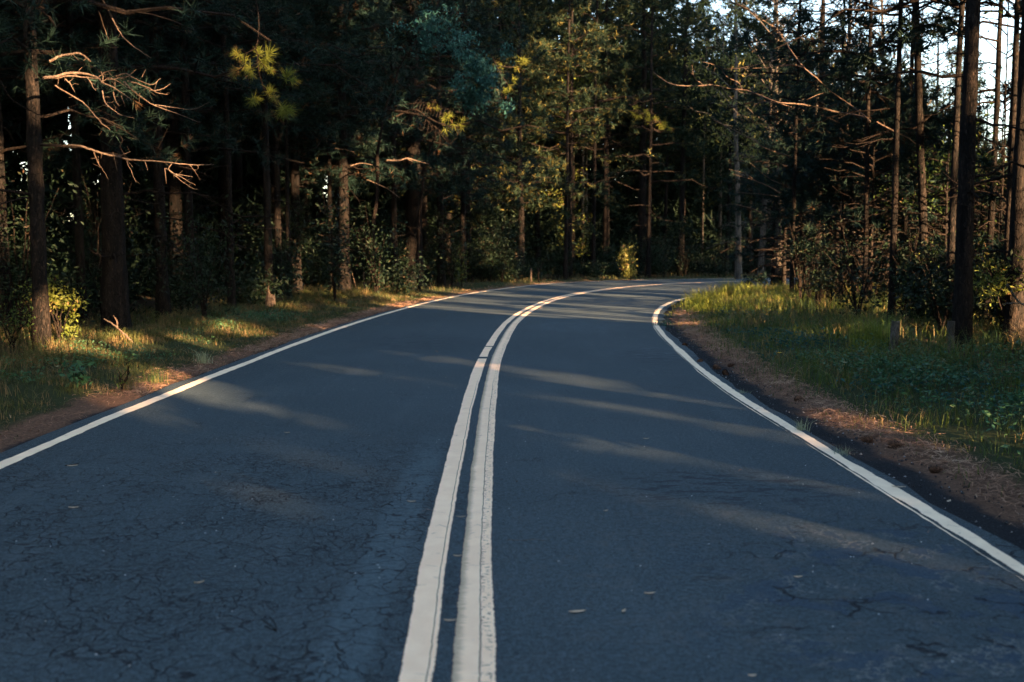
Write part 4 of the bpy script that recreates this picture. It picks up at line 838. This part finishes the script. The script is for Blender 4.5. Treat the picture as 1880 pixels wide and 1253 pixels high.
# grit of broken asphalt along the inner edge
m, t, b = newmat("dark_grit", .85, .3); k = NB(t); rnd = k.n("ShaderNodeNewGeometry").outputs["Random Per Island"]
k.put(b.inputs["Base Color"], k.mix(k.ramp(rnd, .80, .97), (.022, .026, .032), (.26, .27, .28))); M['grit'] = m
p, dl, dr, z = scat(30000, (2.4, 6), (3.5, 22), lambda p, dl, dr: sm(dr, .10, .16)*sm(dr, .72, .35)*(.3+.7*vnoise(p[:, 0], p[:, 1], .5, 26)))
n = len(p); r_g = U(.003, .011, n)*np.where(U(0, 1, n) < .06, 1.6, 1); oc = np.array([[1,0,0],[0,1,0],[-1,0,0],[0,-1,0],[0,0,.8],[0,0,-.8]]); v = (oc[None]*r_g[:, None, None]*U(.6, 1.3, (n, 6, 1)) + np.c_[p, z+.006][:, None]).reshape(-1, 3)
ft_ = np.array([[0,1,4],[1,2,4],[2,3,4],[3,0,4],[1,0,5],[2,1,5],[3,2,5],[0,3,5]]); a = Acc(); a.add(v, (np.arange(n)[:, None, None]*6+ft_).reshape(-1, 3)); tag(a.build("gravel", m), kind='stuff')

# ------------------------------------------------------------------ single things on the ground
m, t, b = newmat("pine_cone_scale", .8, .2); k = NB(t); k.put(b.inputs["Base Color"], k.mix(k.ramp(k.n("ShaderNodeNewGeometry").outputs["Random Per Island"], 0, 1), (.045, .026, .018), (.12, .065, .04))); M['cone'] = m
def cone_mesh():
    a = Acc(); core = np.array([[0, 0, -.05], [0, 0, -.03], [0, 0, 0], [0, 0, .035], [0, 0, .055]]); a.add(*tubes(core[None], np.array([[.010, .026, .028, .018, .003]]), 8))
    for i in range(124):
        u = i/95; zc = -.048+.098*u; rr = .030*math.sin(math.pi*min(1, .16+.80*u))**.7; an = i*2.39996; e = np.array([math.cos(an), math.sin(an), 0]); s_ = np.array([-e[1], e[0], 0])*.0085*(1.1-.5*u); up = np.array([0, 0, 1.])
        b0 = e*rr*.5+up*zc; tip = e*(rr+.014*(1-.5*u))+up*(zc+.006+.010*u); a.add([b0-s_*.5, b0+s_*.5, tip+s_-e*.003, tip-s_-e*.003, tip+up*.004, b0-up*.004], [[0,1,2],[0,2,3],[3,2,4],[0,5,3],[1,2,5],[2,3,5]])
    return a
cone0 = None
CG = [(1257,634,"blackish pine cone farthest along the inner verge"), (1285,664,"pine cone lying against the line beyond the close pair",), (1316,674,"rounded dark pine cone standing right at the start of the grit"), (1332,684,"reddish pine cone half sunk in needles beside the rounded dark one"),
      (1341,670,"small pine cone in the needles behind the rounded dark one"), (1466,732,"reddish open pine cone lying alone in the middle of the needle drift"), (1593,806,"rust-red pine cone, left of the two large ones near the herbs"), (1640,817,"large dark pine cone right beside the rust-red one"), (1716,862,"pine cone nearest the camera, sunk in needles")]
for i, (px, py, lab) in enumerate(CG):
    g_ = G(px, py); z = float(gz(g_[0], g_[1])[0])
    if cone0 is None: o = cone0 = cone_mesh().build("pine_cone", M['cone'])
    else: o = cone0.copy(); COL.objects.link(o)
    o.location = (g_[0], g_[1], z+.025); o.rotation_euler = (U(.9, 1.9), U(0, 6), U(0, 6)); s_ = [1.2, 1.1, 1.1, 1.0, .8, .95, .85, .95, .75][i]; o.scale = (s_,)*3; tag(o, lab, "pine cone", "pine cones on the inner verge")
# posts
def post(px, Yd, w, top, lab, mat, lean=0.0, round_=True):
    p_ = P(px, 465, Yd); x, y = p_[0], Yd; z = float(gz(x, y)[0]); h = P(px, top, Yd)[2]-z; a = Acc(); zz_ = np.r_[-.2, np.linspace(0, h, 12), h+.001]; pp = np.c_[lean*zz_, zz_*0, zz_]; r = w*U(.94, 1.05, len(zz_)); r[-1] = .003; v, f = tubes(pp[None], r[None], 10); v += N(0, w*.03, v.shape)*[1, 1, 0]; a.add(v, f)
    o = a.build("fence_post", M[mat]); o.location = (x, y, z); tag(o, lab, "fence post", "old wooden posts inside the bend")
post(1751, 14.0, .052, 590, "flat-topped dark wooden post left of the thick foreground pine", 'post')
post(1645, 13.6, .056, 590, "leaning dark wooden post overgrown with leaves, beside the glowing grass", 'post', .05)
post(1503, 24, .062, 541, "pale grey wooden post at the far end, behind the verge grass", 'palebark')
for (px, py, H, w, lab) in [(668, 546, .86, .035, "thin sunlit snapped stake on the outer verge"), (975, 519, .7, .05, "pale sunlit broken stake under the dark pines"), (700, 545, .7, .03, "short dim stake covered in small leaves")]:
    g_ = G(px, py); z = float(gz(g_[0], g_[1])[0]); a = Acc(); tube1(a, [[0, 0, -.1], [.01, 0, H*.5], [.0, .01, H*.93], [.02, 0, H]], [w, w*.9, w*.8, .006], 8, 3, .004); o = a.build("stake", M['twig'], None, True); o.location = (g_[0], g_[1], z); tag(o, lab, "stake")
# pointed broken stump
g_ = G(497, 574); z = float(gz(g_[0], g_[1])[0]); a = Acc(); zz_ = np.array([-.1, 0, .12, .25, .33]); v, f = tubes(np.c_[zz_*0, zz_*0, zz_][None], np.array([[.16, .15, .135, .125, .11]]), 12); v[48:60, 2] += np.array([.05,.16,.30,.36,.22,.10,.02,.05,.0,.06,.02,.04]); v[48:60, :2] *= np.array([.9,.7,.35,.25,.5,.8,.9,.9,.9,.9,.9,.9])[:, None]; a.add(v, f); o = a.build("stump", M['twig'], None, False); o.location = (g_[0], g_[1], z); tag(o, "pointed splintered stump glowing at the foot of the mottled pine", "stump")
# fallen forked stick, curled dead twig, bare sticks
def stick(name, lab, polys, Yd, r0, mat='twig', cat="branch", dy=0.0):
    pts0 = polys[0][0]; o0 = P(*pts0, Yd); o0[2] = float(gz(o0[0], o0[1])[0]); a = Acc()
    for j, pl2 in enumerate(polys): w_ = np.array([P(x, y, Yd+dy*i) for i, (x, y) in enumerate(pl2)]) - o0; tube1(a, w_, [r0*(1 if j == 0 else .6), r0*(.55 if j == 0 else .3)], 7, 5, .003)
    o = a.build(name, M[mat], None, True); o.location = tuple(o0); return tag(o, lab, cat)
stick("fallen_branch", "fallen forked grey stick leaning out of the outer verge grass", [[(257, 645), (243, 628), (226, 612), (208, 596), (191, 586)], [(216, 603), (214, 590), (208, 580)], [(214, 602), (216, 592), (211, 583)]], 15.6, .020)
stick("curled_twig", "curled pale dead twig standing at the foot of the flared pine", [[(549, 560), (556, 553), (566, 547), (578, 549)], [(566, 547), (572, 545)]], 30, .020)
stick("bare_stick", "thin bare stick slanting up beside the snapped stake", [[(662, 540), (655, 530), (650, 515), (646, 498)]], 36, .022)
stick("bare_stick", "crooked dark snag right of the pale broken stake", [[(989, 518), (988, 508), (990, 495), (998, 480)], [(989, 500), (985, 490)]], 51, .05, 'twigdark')
stick("tall_dry_stem", "tall dry stem rising from the inner verge toward the leaning post", [[(1618, 705), (1624, 670), (1632, 640), (1634, 625)]], 13.0, .006)
stick("dry_branch", "curved dry branch arching over the inner grass", [[(1580, 600), (1584, 590), (1592, 584), (1602, 583)]], 19, .012)
stick("bent_branch", "grey-blue bent branch crossing in front of the dark pine at the right end", [[(1848, 522), (1860, 540), (1868, 552), (1885, 564)], [(1840, 560), (1862, 557), (1890, 560)]], 13.5, .020, 'palebark')
# yellow flower
g_ = G(1430, 680); z = float(gz(g_[0], g_[1])[0]); root = empty("yellow_flower", (g_[0], g_[1], z), "single yellow flower in the dark inner verge grass", "flower"); a = Acc(); tube1(a, [[0, 0, 0], [.01, 0, .12], [0, .01, .24]], [.003, .002], 5, 3); a.build("stem", M['grass'], root)
m, t, b = newmat("yellow_petal", .6, .3); b.inputs["Base Color"].default_value = (.75, .45, .02, 1); a = Acc()
for i in range(12): an = i*.5236; e = np.array([math.cos(an), math.sin(an)*.8, .35]); s_ = np.array([-e[1], e[0], 0])*.008; a.add([np.array([0, 0, .24]), np.array([0, 0, .24])+e*.022-s_, np.array([0, 0, .24])+e*.040, np.array([0, 0, .24])+e*.022+s_], [[0,1,2],[0,2,3]])
a.build("petals", m, root)
# leaves and bits lying on the asphalt
m, t, b = newmat("dry_leaf", .7, .25); k = NB(t); k.put(b.inputs["Base Color"], k.mix(k.noise(60, 3), (.34, .28, .20), (.52, .46, .36))); M['dryleaf'] = m
def leafm(L, W, curl):
    a = Acc(); t_ = np.linspace(-1, 1, 9); w_ = W*(1-np.abs(t_)**1.8)*.5; zc = curl*(t_**2)*.5; v = np.concatenate([np.c_[t_*L/2, -w_, zc+.004+.15*w_], np.c_[t_*L/2, w_*0, zc+.001], np.c_[t_*L/2, w_, zc+.004+.2*w_]]); f = []
    for i in range(8):
        for b0 in (0, 9): f += [[b0+i, b0+i+1, b0+i+10], [b0+i, b0+i+10, b0+i+9]]
    a.add(v, f); return a
LV = [(1060,1126,.075,.018,.2,"long pale leaf lying alone on the near right lane"),(1145,1125,.035,.014,1.0,"small leaf right of the long pale one on the near lane"),(135,934,.06,.014,.1,"pale leaf alone on the near left lane"),(755,923,.05,.012,-.1,"small pale leaf just outside the cream line"),
      (527,796,.05,.018,.1,"leaf on the left lane beneath the bright bar of light"),(366,1072,.045,.010,.5,"thin curved whitish leaf on the cracked asphalt"),(133,857,.07,.02,.3,"brownish leaf near the outer white line"),(1186,807,.05,.014,0,"leaf near the middle of the right lane"),
      (1465,1062,.04,.014,0,"tiny whitish leaf in front of the cracked patch"),(1650,896,.09,.016,-.15,"slim leaf on the grit behind the inner line"),(1742,920,.06,.02,.8,"pale leaf in the grit nearest the camera"),(840,1023,.045,.009,0,"pale scrap between the cream lines, nearer"),(846,951,.05,.006,0,"pale scrap between the cream lines, farther"),
      (826,1142,.05,.010,0,"pale scrap between the cream lines, nearest the camera"),(1381,1244,.03,.014,0,"whitish scrap at the bottom of the near right lane"),(1112,940,.03,.014,.3,"small whitish leaf on the right lane under the long bar of light"),(1193,1092,.05,.012,.1,"broken leaf left of the patch of cracks"),(949,886,.012,.008,0,"small dark fleck right of the cream line")]
for px, py, L_, W_, an, lab in LV:
    g_ = G(px, py); on = dIR([g_])[0] < .1; o = leafm(L_, W_, .010).build("fallen_leaf", M['dryleaf'] if 'dark' not in lab else M['cone']); o.location = (g_[0], g_[1], .003 if on else float(gz(g_[0], g_[1])[0])+.03); o.rotation_euler = (0, 0, an); tag(o, lab, "leaf", "leaves scattered on the road and grit")
def flat_twig(name, pix, r, lab, mat='twig'):
    o0 = G(*pix[0][0]); a = Acc()
    for pl2 in pix: tube1(a, [G(*q_)+np.array([0, 0, r+.004])-o0 for q_ in pl2], [r, r*.6], 5, 4)
    o = a.build(name, M[mat]); o.location = tuple(o0); tag(o, lab, "twig")
flat_twig("twig", [[(508, 1161), (495, 1150), (480, 1140)], [(508, 1161), (505, 1148), (494, 1134)], [(508, 1161), (498, 1158), (486, 1152)]], .0022, "reddish forked twig on the near cracked asphalt", 'bark')
flat_twig("long_needle", [[(932, 993), (962, 994), (985, 992), (1001, 996)]], .0012, "thin curved pale needle lying right of the cream line")
flat_twig("twig", [[(700, 932), (716, 925), (724, 920)], [(712, 927), (722, 931)]], .002, "small dark twig beside the pale leaf near the cream line", 'bark')
flat_twig("twig", [[(120, 857), (135, 855), (146, 852)]], .003, "short brown twig near the outer white line", 'bark')
# pale chips of stone on the asphalt
p = np.c_[U(-3.2, 2.2, 420), 3.2+26*U(0, 1, 420)**1.5]; r_g = U(.002, .006, len(p)); v = (oc[None]*r_g[:, None, None]*[1, 1, .5]*U(.6, 1.3, (len(p), 6, 1)) + np.c_[p, np.full(len(p), .004)][:, None]).reshape(-1, 3)
a = Acc(); a.add(v, (np.arange(len(p))[:, None, None]*6+ft_).reshape(-1, 3)); m, t, b = newmat("pale_stone_chip", .8, .3); b.inputs["Base Color"].default_value = (.45, .50, .52, 1); tag(a.build("gravel", m), kind='stuff')
print("tris", sum(len(o.data.polygons) for o in bpy.data.objects if o.type == 'MESH'), "grass", c1, c2, c3)
